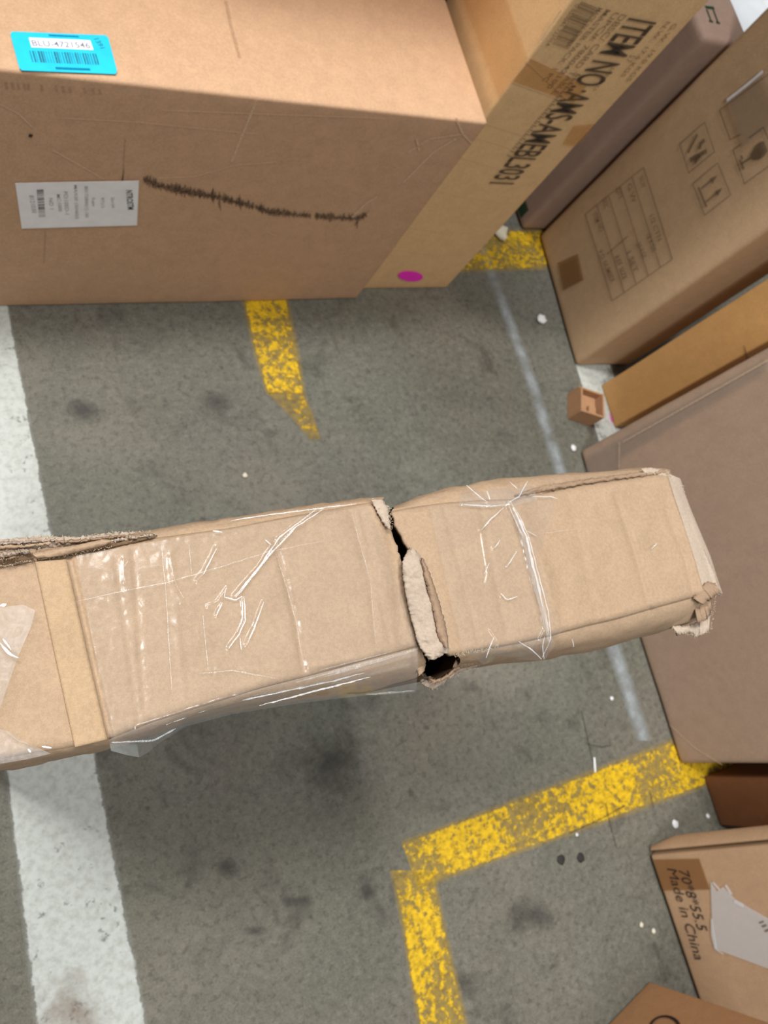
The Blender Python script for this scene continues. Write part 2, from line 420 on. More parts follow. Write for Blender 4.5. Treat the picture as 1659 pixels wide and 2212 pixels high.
for c, rx, ry in (((492, 1876), 40, 32), ((640, 1945), 60, 22), ((790, 1930), 34, 34), ((545, 2010), 38, 18), ((700, 1650), 150, 90), ((1000, 2120), 70, 50), ((1140, 1980), 90, 60), ((180, 890), 60, 40), ((470, 870), 60, 40)):  # floor stains; the widest patch paints the front carton's cast shadow
    line('stain_and_shade', [((c[0]-rx, c[1]-ry), (c[0]-rx, c[1]+ry)), ((c[0]+rx, c[1]-ry), (c[0]+rx, c[1]+ry))], M['stain_and_shade'], z=.0004, ulen=1.0)

M['floor_scratch'] = ink('floor_scratch', (66, 64, 58), .42, .8, 120)
flf = Face((0, 0, 0), (0, 0, 1), .0009)
for pts in ([(1256, 1535), (1266, 1580), (1280, 1645)], [(1308, 1735), (1318, 1780), (1332, 1832)], [(1404, 1712), (1412, 1745)], [(1230, 1800), (1300, 1768), (1350, 1740)], [(1270, 1608), (1300, 1614), (1320, 1610)]):
    mb = MB(); mb.stroke([flf.at(p) for p in pts], .0045, flf.n); mb.build('scratch', M['floor_scratch'], floor)
mb = MB(); mb.stroke([flf.at(p) for p in ((1284, 1636), (1286, 1668))], .006, flf.n); mb.build('scratch', M['white'], floor)
line('stain_and_shade', [((40, 2080), (40, 2300)), ((250, 2060), (280, 2300))], M['grime'], z=.0009, ulen=1.0)
# ------------------------------------------------------------------ big carton, upper left
cb = at_z((772, 648)); c_f = Face(cb, (0, -1, 0), .001); CH = .640
c_t = Face((0, 0, CH), (0, 0, 1), .001)
big = empty('shipping_carton', (cb.x-.6, cb.y+.3, 0), 'large kraft carton with a cyan sticker on top and a white label on its side', 'carton')
carton_body('carton_body', Vector((cb.x-1.1, cb.y, 0)), EX, EY, EZ, 1.1, .62, CH, M['kraft'], big, .007, .003, 1)
# cyan sticker
st = decal('sticker', c_t, [(27, 68), (228, 76), (234, 81), (253, 153), (250, 160), (48, 152), (42, 147), (22, 73)], M['cyan'], big, label='cyan barcode sticker')
decal('number_panel', c_t, [(62, 81), (195, 87), (202, 108), (68, 102)], M['paper'], st, .0008, 'white number panel')
text('printed_text', 'BLU-4721546', c_t, (71, 99), (196, 104.5), (67, 86), M['grey_ink'], st, .01, lift=.0018)
barcode('barcode', c_t, (70, 134), (217, 140), (63, 109), M['ink_soft'], st, 26, 4, .45, lift=.001)
text('printed_text', '1391', c_t, (203, 84), (217, 105), (213, 82), M['ink_soft'], st, .01, lift=.001)
strokes('fine_print', c_t, [([(120, 147), (195, 150)], .004), ([(105, 76), (170, 79)], .003)], M['cyan_ink'], st, .001)
# white label
lb = decal('shipping_label', c_f, [(33, 396), (300, 391), (296, 487), (47, 494)], M['paper'], big, label='white shipping label')
def down(s, x0, y0, x1, y1, w, mat='ink_soft', bold=.004):  # text reading downwards, letter tops to the right
    text('printed_text', s, c_f, (x0, y0), (x1, y1), (x0+w, y0), M[mat], lb, bold, lift=.001)
down('NTROSTM', 272, 411, 276, 453, 14, 'ink', .02)
down('2pc/pk', 238, 426, 240, 450, 9); down('971/1', 217, 427, 218, 448, 8); down('Sugar', 197, 427, 198, 447, 8)
down('80172800(1) /30', 180, 402, 182, 470, 10); down('MAX50 (30/60)S', 157, 400, 161, 473, 10)
down('PO:10ED-1', 137, 414, 141, 463, 9); down('MC:1000', 122, 420, 127, 457, 8); down('NO 1', 105, 428, 108, 452, 9); down('8121030', 63, 422, 70, 460, 10)
barcode('barcode', c_f, (79, 410), (84, 471), (94, 409), M['ink_soft'], lb, 22, 9, .6, lift=.001)
# black crayon mark, pale creases, scuffs
rr = random.Random(3); mk = MB()
path = resample([(312, 388), (345, 402), (420, 418), (480, 428), (560, 450), (575, 457), (640, 464), (710, 470), (770, 472), (790, 466)], 150)
for i, p in enumerate(path):
    if 112 < i < 116 or 74 < i < 76: continue
    l = rr.uniform(5, 13)*(1.5 if rr.random() < .07 else 1)*(.75 if i > 100 else 1)
    a = (p[0]+rr.uniform(-2, 2), p[1]-l+rr.uniform(-3, 3)); b = (p[0]+rr.uniform(-3, 3), p[1]+l*.8)
    mk.stroke([c_f.at(a), c_f.at((p[0], p[1])), c_f.at(b)], [.0015, .0055, .0015], c_f.n)
for a, b in (((268, 362), (262, 440)), ((475, 425), (477, 455)), ((775, 466), (772, 495)), ((798, 455), (765, 488))):
    mk.stroke([c_f.at(a), c_f.at(((a[0]+b[0])/2-2, (a[1]+b[1])/2)), c_f.at(b)], [.001, .005, .001], c_f.n)
mk.build('crayon_mark', M['scuff'], big, label='black crayon scribble', kind='stuff')
strokes('crease', c_f, [([(0, 225), (40, 246), (70, 275)], .002), ([(115, 325), (200, 373), (225, 388)], .002), ([(340, 385), (420, 382), (510, 357), (600, 350)], .0018), ([(130, 255), (300, 264), (480, 283), (560, 290)], .0012), ([(350, 238), (600, 248), (830, 256)], .0014), ([(555, 215), (520, 300), (500, 350)], .004), ([(880, 330), (930, 300), (1000, 290)], .003), ([(760, 470), (790, 440), (815, 425)], .006), ([(870, 395), (935, 330), (985, 300)], .005), ([(900, 300), (905, 325)], .003), ([(985, 255), (1000, 290), (1020, 310)], .004), ([(100, 588), (210, 595)], .001), ([(575, 500), (600, 512)], .002)], M['crease'], big)
strokes('dark_crease', c_f, [([(270, 300), (266, 370)], .003), ([(98, 500), (95, 570)], .003)], M['crease_dark'], big)
strokes('dark_crease', c_t, [([(488, 2), (500, 60), (518, 125)], .006)], M['crease_dark'], big)
strokes('punch_mark', c_f, [([(62, 292), (70, 294)], .007)], M['ink'], big)
# rubbed print along the top edge
strokes('rubbed_print', c_f, [([(x, 176+x*.075), (x+3, 192+x*.06)], .004) for x in (12, 26, 38, 52, 60, 88, 120, 135, 150, 182, 200, 214)], M['crease_dark'], big)

# carton standing on the big carton, its lower edge just in the frame
ub = at_z((1026, 13), CH); ub.x = 0.978; upc = empty('shipping_carton', (ub.x-.4, ub.y+.2, CH), 'carton standing on top of the large kraft carton, only its lower edge in view', 'carton')
carton_body('carton_body', Vector((ub.x-.80, ub.y, CH)), EX, EY, EZ, .80, .36, .85, M['kraft'], upc, .006, .002, 2)

# ------------------------------------------------------------------ tall printed carton behind it
ab = at_z((965, 623)); a_f = Face(ab, (0, -1, 0), .001)
al = a_f.at((1125, 152)); AW = ab.x-al.x
tall = empty('shipping_carton', (al.x+AW/2, ab.y+.3, 0), 'tall kraft carton with large black printed item number, left face wrapped in brown tape', 'carton')
carton_body('carton_body', Vector((al.x, ab.y, 0)), EX, EY, EZ, AW, .9, 2.0, M['kraft_light'], tall, .006, .002, 3)
a_s = Face((al.x, ab.y, 0), (-1, 0, 0), .001)
tp = decal('brown_tape', a_f, [(1148, 127), (1268, 186), (1240, 222), (1107, 176)], M['tape'], tall, .0004, 'brown packing tape around the corner')
p1 = a_f.at((1145, 128)); p2 = a_f.at((1105, 177))
tm = MB(); x = al.x-.0016
tm.grid([[Vector((x, ab.y-.001, p1.z)), Vector((x, ab.y+.85, p1.z))], [Vector((x, ab.y-.001, p2.z-.04)), Vector((x, ab.y+.85, p2.z-.06))]])
tm.build('brown_tape', M['tape'], tall)
strokes('crease', a_f, [([(1138, 133), (1200, 190), (1225, 215)], .003), ([(1108, 178), (1230, 222)], .002), ([(1148, 127), (1240, 168)], .002), ([(1035, 262), (1075, 275), (1130, 292)], .0016), ([(1018, 295), (1060, 306), (1105, 322)], .0012), ([(985, 337), (1040, 352), (1090, 370)], .0012), ([(935, 410), (990, 425), (1075, 437)], .0012), ([(870, 490), (960, 505), (1020, 505)], .001), ([(850, 540), (930, 552), (1010, 550)], .0008), ([(1168, 88), (1190, 55), (1212, 22)], .004)], M['crease'], tall)
decal('tan_tape_patch', a_f, [(1240, 272), (1284, 268), (1262, 305), (1240, 316), (1216, 312)], M['tape'], tall, .0002, 'tan tape patch')
text('printed_text', 'ITEM NO.:AMS-AMEBL3031', a_f, (1358, 38), (1056, 396), (1420, 49), M['ink_tall'], tall, .010, 'large black printed item number', lift=.0008)
for s, a, b, w in (('DBSC/ CARD TABLE', (1342, 30), (1190, 203), 13), ('UPC#: 780042100', (1328, 26), (1180, 190), 11), ('MASTER PACK: 1 PC', (1310, 20), (1170, 176), 11), ('MADE IN CHINA', (1293, 16), (1220, 100), 11)):
    text('printed_text', s, a_f, a, b, (a[0]+w, a[1]+w*.25), M['ink_soft'], tall, .004, lift=.0008)
for s, a, b, w in (('0 850041 721014', (1244, 8), (1178, 98), 9), ('N.W.: 17.6 KGS', (1440, 46), (1340, 165), 9), ('G.W.: 19.0 KGS', (1456, 50), (1352, 175), 9), ('5.7', (1362, 118), (1350, 132), 12), ('31/35 X 2.5', (1322, 145), (1280, 195), 7)):
    text('printed_text', s, a_f, a, b, (a[0]+w, a[1]+w*.25), M['ink_soft'] if s == '5.7' else M['ink_faint'], tall, .003, lift=.0008)
barcode('barcode', a_f, (1256, 3), (1192, 96), (1292, 18), M['ink_soft'], tall, 30, 5, .55, lift=.0008)
sm = MB()
for i in range(20):
    t = i/19; q = (1245-150*t, 160+175*t)
    sm.stroke([a_f.at((q[0], q[1]), .0008), a_f.at((q[0]+9, q[1]+3), .0008)], .0035*(1-.3*t), a_f.n)
    if i < 18: sm.stroke([a_f.at((q[0]-4, q[1]+3), .0008), a_f.at((q[0]+1, q[1]+6), .0008)], .002, a_f.n)
sm.build('rubbed_print', M['ink_soft'], tall, label='rubbed line of small print')
decal('pink_sticker', a_f, [(887+27*math.cos(t*math.pi/8), 597+11*math.sin(t*math.pi/8)+2*math.cos(t*math.pi/8)) for t in range(16)], M['pink'], tall, .0006, 'small bright pink oval sticker')

# ------------------------------------------------------------------ dull brown carton beside it
bb = at_z((1124, 499)); b_top = .722
dull = empty('shipping_carton', (bb.x+.12, bb.y+.3, 0), 'dull brown carton with green arrows on top, wedged beside the tall printed carton', 'carton')
carton_body('carton_body', Vector((bb.x, bb.y, 0)), EX, EY, EZ, .17, .42, b_top, M['taupe'], dull, .016, .003, 4)
t_f = Face((0, 0, b_top), (0, 0, 1), .0005)
strokes('printed_arrows', t_f, [([(1524, 15), (1543, 17)], .008), ([(1527, 20), (1537, 46)], .005), ([(1541, 20), (1552, 50)], .005), ([(1532, 45), (1541, 47)], .005), ([(1547, 48), (1556, 50)], .005)], M['green_ink'], dull, label='green printed arrows')
mk = MB(); q = at_z((1112, 470), .03)
mk.poly([Vector((bb.x-.0015, bb.y+.03, .02)), Vector((bb.x-.0015, bb.y+.07, .02)), Vector((bb.x-.0015, bb.y+.07, .06)), Vector((bb.x-.0015, bb.y+.03, .06))])
mk.build('printed_mark', M['green_ink'], dull)

# ------------------------------------------------------------------ cartons along the right
def along(A, B):
    e = (B-A); e.z = 0; return e.normalized()
# carton with handling marks
iR, iL = at_z((1240, 792)), at_z((1160, 508)); e1 = along(iR, iL); e2 = Vector((e1.y, -e1.x, 0))
icon = empty('shipping_carton', iR+(iL-iR)/2+e2*.2, 'brown carton with a printed table and handling symbols on its side', 'carton')
carton_body('carton_body', iR, e1, e2, EZ, (iL-iR).length, .22, 1.0, M['icon_board'], icon, .016, .003, 5)
i_f = Face(iR, -e2, .001)
def rect(a, b, c, d): return [a, b, c, d, a]
tabl = [([(1264, 463), (1322, 650)], .0035), ([(1322, 650), (1452, 560)], .0018), ([(1452, 560), (1390, 362)], .0035), ([(1264, 463), (1390, 362)], .002)]
for k in range(1, 5):
    t = k/5; tabl.append(([(1264+126*t, 463-101*t), (1322+130*t, 650-90*t)], .003))
tabl += [([(1311, 549), (1357, 510)], .0025)]
strokes('printed_table', i_f, tabl, M['ink_faint'], icon, .0008, 'faint printed table')
for s, a, b, w in (('ITEM NO', (1280, 463), (1296, 502), 9), ('P.O. NUMBER', (1292, 545), (1320, 612), 9), ('DESC', (1300, 432), (1306, 452), 9), ('REF SIZE', (1328, 556), (1346, 606), 9), ('QTY', (1330, 410), (1337, 432), 9), ('1 SET', (1354, 547), (1370, 590), 9), ('G.W', (1355, 400), (1366, 440), 9), ('20 KGS', (1374, 528), (1388, 560), 9), ('N.W', (1380, 386), (1386, 408), 9), ('18 KGS', (1396, 508), (1409, 545), 9), ('1/2 CTN', (1402, 468), (1421, 522), 9)):
    text('printed_text', s, i_f, a, b, (a[0]+w, a[1]-w*.72), M['ink_faint'], icon, .006, lift=.0008)
strokes('handling_symbol', i_f, [(rect((1468, 312), (1488, 374), (1543, 328), (1522, 264)), .003), ([(1486, 330), (1506, 290)], .007), ([(1490, 346), (1527, 326)], .011), ([(1500, 352), (1512, 336)], .010), ([(1510, 322), (1514, 310), (1522, 302)], .010)], M['ink_soft'], icon, .0008, 'printed hand symbol')
strokes('handling_symbol', i_f, [(rect((1496, 398), (1522, 465), (1578, 421), (1550, 352)), .003), ([(1508, 404), (1526, 447)], .005), ([(1515, 408), (1538, 388)], .004), ([(1526, 436), (1550, 415)], .004), ([(1536, 392), (1549, 379)], [.016, .001]), ([(1547, 419), (1560, 406)], [.016, .001])], M['ink_soft'], icon, .0008, 'printed this-way-up arrows')
gl = [([(1583, 324), (1608, 397), (1680, 345), (1648, 274)], .003), ([(1583, 324), (1600, 312)], .003), ([(1598, 345), (1606, 366)], .006), ([(1602, 354), (1622, 340)], .005), ([(1600, 336), (1604, 344)], .005), ([(1618, 298), (1636, 285), (1648, 276)], .003)]
strokes('handling_symbol', i_f, gl+[([(1622, 340), (1634, 331), (1646, 322), (1654, 315)], [.012, .034, .036, .026])], M['ink_soft'], icon, .0008, 'printed goblet symbol')
strokes('handling_symbol', i_f, [([(1554, 238), (1577, 302), (1600, 290)], .003), ([(1554, 238), (1660, 160)], .002)], M['ink_soft'], icon, .0008)
decal('clear_patch', i_f, [(1568, 216), (1650, 152), (1700, 240), (1606, 318)], M['film'], icon, .001, 'dusty clear tape patch')
strokes('white_tape_edge', i_f, [([(1570, 217), (1610, 186), (1648, 154)], .007)], M['white'], icon, .0022, 'white line at the patch edge')
decal('brown_patch', i_f, [(1205, 568), (1248, 548), (1260, 605), (1216, 628)], M['tape_dark'], icon, .0004)

# orange brown carton
oR, oL = at_z((1326, 925)), at_z((1297, 832)); e1o = along(oR, oL); e2o = Vector((e1o.y, -e1o.x, 0))
orange = empty('shipping_carton', oR+(oL-oR)/2+e2o*.2, 'narrow orange brown carton between the symbol carton and the mauve brown carton', 'carton')
carton_body('carton_body', oR, e1o, e2o, EZ, (oL-oR).length, .24, .95, M['orange_board'], orange, .005, .003, 6)
o_f = Face(oR, -e2o, .001)
decal('pink_sticker', o_f, [(1312, 894), (1316, 892), (1324, 912), (1320, 914)], M['pink'], orange, .001, 'sliver of pink sticker')
strokes('tear', o_f, [([(1607, 745), (1612, 768), (1616, 782)], [.002, .006, .009]), ([(1600, 784), (1626, 772), (1659, 752)], .004)], M['ink_soft'], orange, .0008)

# mauve brown carton
mR, mL = at_z((1466, 1652)), at_z((1249, 974)); e1m = along(mR, mL); e2m = Vector((e1m.y, -e1m.x, 0))
mauve = empty('shipping_carton', mR+(mL-mR)/2+e2m*.2, 'large mauve brown carton on the right with clear tape at its far corner', 'carton')
carton_body('carton_body', mR, e1m, e2m, EZ, (mL-mR).length, .24, .72, M['mauve_board'], mauve, .014, .003, 7)
m_f = Face(mR, -e2m, .001)
decal('clear_tape', m_f, [(1270, 985), (1340, 948), (1659, 772), (1659, 800), (1346, 985), (1338, 1030), (1262, 1030)], M['film'], mauve, .001, 'clear packing tape at the corner')
strokes('crease', m_f, [([(1338, 955), (1337, 1000), (1338, 1030)], .004), ([(1446, 1565), (1500, 1615), (1560, 1652)], .002), ([(1345, 955), (1500, 868), (1659, 778)], .004)], M['crease'], mauve, .0015)  # the long far stroke paints the highlight along the rounded fold

# rust brown carton in the gap below
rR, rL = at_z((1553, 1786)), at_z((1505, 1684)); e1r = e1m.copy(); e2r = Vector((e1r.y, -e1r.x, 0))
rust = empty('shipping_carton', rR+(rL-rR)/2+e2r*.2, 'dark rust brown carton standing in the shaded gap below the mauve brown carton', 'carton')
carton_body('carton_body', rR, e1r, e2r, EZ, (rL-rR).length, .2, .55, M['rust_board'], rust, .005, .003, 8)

# leaning carton with its size printed on it
kA, kB = at_z((1395, 1846)), at_z((1520, 2212)); e1k = along(kB, kA)
# edge direction that runs square to the base and, in the picture, along the carton's upper edge
nrm = ray((1395, 1840)).cross(ray((1659, 1815))).normalized()
up_k = nrm.cross(e1k).normalized(); up_k = up_k if up_k.z > 0 else -up_k
out_k = e1k.cross(up_k).normalized()
if out_k.dot(EYE-kA) < 0: out_k = -out_k
lean = empty('shipping_carton', kA+(kB-kA)/2, 'tan carton leaning at the lower right, printed with its size and origin', 'carton')
Lk = (kB-kA).length
carton_body('carton_body', kB+EZ*.012, e1k, -out_k, up_k, Lk, .06, .42, M['tan_board'], lean, .007, .002, 9)
k_f = Face(kB+EZ*.012, out_k, .001)
decal('brown_tape', k_f, [(1412, 1857), (1511, 1855), (1534, 1922), (1432, 1924)], M['tape_dark'], lean, .0004, 'brown packing tape')
text('printed_text', '70*8*55.5', k_f, (1466, 1880), (1509, 2013), (1487, 1877), M['ink'], lean, .003, 'bold slanted size print', .25, .0016)
text('printed_text', 'Made in China', k_f, (1441, 1876), (1502, 2074), (1460, 1873), M['ink'], lean, .0, 'bold slanted origin print', .25, .0016)
kc = at_z((1395, 1838)); kd = (-out_k*.75-e1k*-.66).normalized()
fg = []
for i in range(14):
    q = kc+up_k*(.40*i/13+.01)+EZ*.006; fg.append([q+kd*(w_*.034*min(1, .35+i*.3))+out_k*(.004*math.sin(w_*3.1)) for w_ in (0, .25, .5, .75, 1)])
sheet('end_flap', fg, .003, M['tan_board'], lean, label='folded end flap', smooth=True)
po = decal('label_pouch', k_f, [(1535, 1905), (1548, 1926), (1562, 1916), (1590, 1945), (1659, 1984), (1720, 2015), (1720, 2130), (1659, 2092), (1545, 2050), (1538, 1990)], M['pouch'], lean, .002, 'clear label pouch')
strokes('pouch_edge', k_f, [([(1537, 1985), (1540, 2020), (1546, 2050)], [.003, .008, .006]), ([(1546, 2050), (1562, 2061)], .003), ([(1586, 1946), (1606, 1957)], .009), ([(1540, 1906), (1554, 1922)], .005), ([(1567, 1912), (1580, 1932)], .006)], M['film_glint'], po, .0034)
strokes('barcode', k_f, [([(1640, 1994), (1650, 1990)], .004), ([(1646, 2002), (1656, 1998)], .005), ([(1652, 2012), (1662, 2008)], .005)], M['ink_faint'], po, .0034)

# carton at the bottom edge
gA, gB = at_z((1402, 2118)), at_z((1310, 2212)); e1g = along(gB, gA); e2g = Vector((e1g.y, -e1g.x, 0))
if e2g.x < 0: e2g = -e2g
gB = gA-e1g*.45
btm = empty('shipping_carton', gA, 'light orange tan carton at the bottom edge with a black printed ring', 'carton')
carton_body('carton_body', gB, e1g, e2g, EZ, .45, .3, .40, M['orange_tan'], btm, .005, .002, 10)
g_f = Face(gA, -e2g, .001)
gc = Vector((1436, 2222))
strokes('printed_ring', g_f, [([(gc.x+32*math.cos(a*math.pi/14), gc.y+27*math.sin(a*math.pi/14)) for a in range(29)], .007)], M['ink'], btm, .0012, 'black printed ring')

# ------------------------------------------------------------------ wrapped white pack at the top right
def blob_sheet(c, e1, e2, L, D, H, seed, amp, n=18):
    vs = MB()
    for sgn, ax1, ax2, ax3, a1, a2, a3 in ((1, e1, e2, EZ, L, D, H), (-1, e1, e2, EZ, L, D, H), (1, e1, EZ, e2, L, H, D), (-1, e1, EZ, e2, L, H, D), (1, e2, EZ, e1, D, H, L), (-1, e2, EZ, e1, D, H, L)):
        G = []
        for i in range(n):
            row = []
            for j in range(n):
                u, v = i/(n-1)*2-1, j/(n-1)*2-1
                p = ax1*(u*a1/2)+ax2*(v*a2/2)+ax3*(sgn*a3/2)
                k = Vector((p.dot(e1)/(L/2), p.dot(e2)/(D/2), p.z/(H/2)))
                r = (abs(k.x)**6+abs(k.y)**6+abs(k.z)**6)**(1/6)
                p = p/r
                q = c+p; p = q+p.normalized()*amp*noise.fractal(q*16+Vector((seed, 0, 0)), 1, 2, 3)
                row.append(p)
            G.append(row)
        vs.grid(G)
    return vs
wp = t_f.at((1612, 20)); wc = Vector((wp.x+.04, wp.y+.02, .32))
mbp = blob_sheet(Vector((2.06, 1.46, .315)), EX, EY, .48, .50, .63, 3, .014, 26)
pk = mbp.build('wrapped_pack', M['polybag'], None, smooth=True, loc=(2.06, 1.46, 0))
pk['label'] = 'white plastic wrapped pack behind the symbol carton at the top right'; pk['category'] = 'package'

# ------------------------------------------------------------------ small things on the floor
# open cardboard corner block
bp0 = at_z((1250, 886)); blk = empty('cardboard_block', (bp0.x, bp0.y, 0), 'small open folded cardboard block on the floor by the orange brown carton', 'packing block')
ang = math.radians(-22); bx = Vector((math.cos(ang), math.sin(ang), 0)); by = Vector((-bx.y, bx.x, 0))
def bxp(name, o, l, d, h, mat, parent):
    bm = bmesh.new(); bmesh.ops.create_cube(bm, size=1)
    for v in bm.verts: v.co = o+bx*((v.co.x+.5)*l)+by*((v.co.y+.5)*d)+EZ*((v.co.z+.5)*h)
    bmesh.ops.bevel(bm, geom=bm.edges[:], offset=.0012, segments=1, affect='EDGES')
    me = bpy.data.meshes.new(name); bm.to_mesh(me); bm.free(); return link(name, me, mat, parent)
M['block'] = cardboard('block_board', (172, 132, 98), .06)
cw = .082; o0 = Vector((bp0.x, bp0.y, 0))-bx*cw/2-by*cw/2
bxp('wall', o0, cw, .006, .062, M['block'], blk); bxp('wall', o0+by*(cw-.006), cw, .006, .055, M['block'], blk)
bxp('wall', o0+by*.006, .006, cw-.012, .064, M['block'], blk); bxp('wall', o0+bx*(cw-.006)+by*.006, .006, cw-.012, .064, M['block'], blk)
bxp('inner_fold', o0+bx*.007+by*.007+EZ*.002, cw-.014, cw-.014, .03, M['block'], blk)
bxp('inner_fold', o0+bx*.042+by*.007+EZ*.033, .025, .03, .012, M['block'], blk)
def pebble(name, px, r, h, mat, label, cat, seed=1, group=None, rz=1.0):
    c = at_z(px); bm = bmesh.new(); bmesh.ops.create_icosphere(bm, subdivisions=2, radius=1)
    for v in bm.verts:
        k = 1+.35*noise.noise(v.co*1.6+Vector((seed*5.3, 0, 0)))
        v.co = Vector((v.co.x*r*k, v.co.y*r*k*rz, (v.co.z*.98+1)*h/2*k))
    z0 = min(v.co.z for v in bm.verts)
    for v in bm.verts: v.co.z -= z0
    me = bpy.data.meshes.new(name); bm.to_mesh(me); bm.free(); me.materials.append(mat)
    o = bpy.data.objects.new(name, me); COL.objects.link(o); o.location = c
    me.polygons.foreach_set('use_smooth', [True]*len(me.polygons))
    o['label'] = label; o['category'] = cat
    if group: o['group'] = group
    return o
pebble('foam_pellet', (1167, 691), .016, .014, M['white'], 'round white foam pellet in the shadow left of the symbol carton', 'pellet', 1)
pebble('paper_scrap', (1076, 505), .022, .03, M['crumb'], 'pale crumpled scrap at the foot of the tall printed carton', 'scrap', 2, rz=1.4)
pebble('crumb', (529, 1028), .006, .006, M['crumb'], 'pinkish white crumb on bare floor above the damaged carton', 'crumb', 3, group='crumbs scattered on the floor')
pebble('crumb', (1320, 1509), .006, .005, M['white'], 'white crumb on the floor left of the mauve brown carton', 'crumb', 4, group='crumbs scattered on the floor')
pebble('crumb', (1527, 1763), .006, .006, M['white'], 'white crumb against the foot of the rust brown carton', 'crumb', 5, group='crumbs scattered on the floor')
pebble('crumb', (1457, 1780), .011, .006, M['white'], 'flat white crumb at the far corner of the leaning tan carton', 'crumb', 6, group='crumbs scattered on the floor')
pebble('crumb', (1384, 1997), .006, .006, M['crumb'], 'upper of two yellowish crumbs left of the leaning tan carton', 'crumb', 7, group='crumbs scattered on the floor')
pebble('crumb', (1410, 2011), .006, .006, M['crumb'], 'lower of two yellowish crumbs left of the leaning tan carton', 'crumb', 8, group='crumbs scattered on the floor')
pebble('crumb', (1237, 968), .010, .008, M['white'], 'white crumb beside the far corner of the mauve brown carton', 'crumb', 9, group='crumbs scattered on the floor')
pebble('crumb', (1245, 1803), .004, .004, M['white'], 'tiny white crumb below the yellow line at the right', 'crumb', 10, group='crumbs scattered on the floor')
for i, px in enumerate(((1211, 1857), (1254, 1853))):
    pebble('gum_spot', px, .011, .003, plain('dark_gum', (50, 48, 46), .7), ('left' if i == 0 else 'right')+' of two dark round gum spots on the floor below the yellow line', 'gum spot', 11+i, group='gum spots below the yellow line')

# ------------------------------------------------------------------ the damaged carton in front
H = 1.05
dam = empty('damaged_carton', (at_z((760, 1290), H).x, at_z((760, 1290), H).y, 0), 'crushed tan carton torn across the middle and patched with clear tape, standing in the foreground', 'carton')
def dist(p, pl):
    best = 1e9
    for a, b in zip(pl, pl[1:]):
        ax_, ay_ = a; dx, dy = b[0]-ax_, b[1]-ay_; t = max(0, min(1, ((p[0]-ax_)*dx+(p[1]-ay_)*dy)/(dx*dx+dy*dy)))
        d = math.hypot(p[0]-ax_-dx*t, p[1]-ay_-dy*t)
        if d < best: best = d
    return best
CRE = [  # (picture polyline, half width px, height mm)
    ([(288, 1190), (312, 1535)], 7, -1.0), ([(250, 1215), (300, 1560)], 6, -.7), ([(368, 1190), (396, 1500)], 8, .7),
    ([(595, 1170), (622, 1270), (640, 1345), (656, 1445)], 7, -2.2), ([(760, 1110), (800, 1260), (812, 1395)], 7, -1.3), ([(780, 1105), (830, 1330), (845, 1400)], 5, -.9),
    ([(230, 1250), (330, 1325), (410, 1365), (520, 1400)], 9, .7), ([(420, 1450), (620, 1445), (800, 1420)], 6, .8),
    ([(845, 1150), (858, 1260), (872, 1400)], 16, -2.0), ([(150, 1200), (240, 1600)], 6, -2.0),
    ([(930, 1100), (960, 1240), (1000, 1400)], 6, -.7), ([(960, 1095), (1000, 1250), (1035, 1390)], 6, -.8), ([(1040, 1100), (1075, 1270), (1100, 1390)], 7, -1.0),
    ([(1120, 1090), (1180, 1240), (1200, 1370)], 14, 1.8), ([(1330, 1070), (1370, 1190), (1405, 1320)], 6, -1.6), ([(1440, 1100), (1480, 1210), (1500, 1290)], 5, -1.4),
    ([(1455, 1080), (1500, 1190), (1525, 1280)], 5, 1.2), ([(1225, 1060), (1260, 1200), (1290, 1340)], 9, -.6), ([(1230, 1200), (1250, 1290)], 14, .8)]
def hz(p):
    h = 0.0
    for pl, w, a in CRE:
        d = dist(p, pl)
        if d < 3*w: h += 1.5*a*math.exp(-(d/w)**2)
    h += 1.4*noise.noise(Vector((p[0]*.011, p[1]*.011, 3.1)))+.5*noise.noise(Vector((p[0]*.035, p[1]*.035, 8.7)))
    return h*.001
def roll(j, nv, r=2):  return 0.0
def panel(name, G2, thick, mat, z=H, edge=.004, back=True, front=True, **k):
    nu, nv = len(G2), len(G2[0]); G = []
    for i in range(nu):
        row = []
        for j in range(nv):
            p = G2[i][j]; v = j/(nv-1); dz = hz(p)
            if back: dz -= edge*max(0, 1-v/.05)**2
            if front: dz -= edge*max(0, 1-(1-v)/.05)**2
            row.append(at_z(p, z+dz))
        G.append(row)
    return sheet(name, G, thick, mat, dam, smooth=True, **k)
def jag(pts, n, amp, seed):
    q = resample(pts, n)
    return [(p[0]+amp*noise.noise(Vector((i*.45, seed, 0)))+amp*.6*noise.noise(Vector((i*1.7, seed+9, 0))), p[1]+amp*noise.noise(Vector((i*.5, seed+4, 2)))) for i, p in enumerate(q)]

LB = [(-150, 1262), (0, 1226), (78, 1212), (150, 1198), (240, 1182), (320, 1164), (500, 1140), (640, 1113), (770, 1090), (822, 1082)]
LF = [(-150, 1690), (0, 1640), (60, 1628), (140, 1617), (235, 1597), (310, 1567), (420, 1532), (560, 1488), (700, 1452), (800, 1424), (906, 1396)]
tearL = jag([(822, 1082), (834, 1105), (842, 1140), (858, 1180), (868, 1215), (876, 1255), (884, 1300), (893, 1345), (906, 1396)], 60, 4, 1)
tearR = jag([(846, 1104), (858, 1140), (882, 1184), (905, 1200), (915, 1235), (930, 1290), (945, 1345), (958, 1400), (972, 1417)], 60, 4, 2)
RB = [(846, 1104), (900, 1094), (960, 1086), (1040, 1080), (1110, 1078), (1180, 1064), (1250, 1049), (1340, 1036), (1430, 1023), (1442, 1024)]
RF = [(972, 1417), (1040, 1404), (1110, 1392), (1180, 1376), (1260, 1354), (1330, 1338), (1420, 1312), (1522, 1284)]
RE = [(1442, 1024), (1456, 1072), (1476, 1130), (1500, 1205), (1522, 1284)]
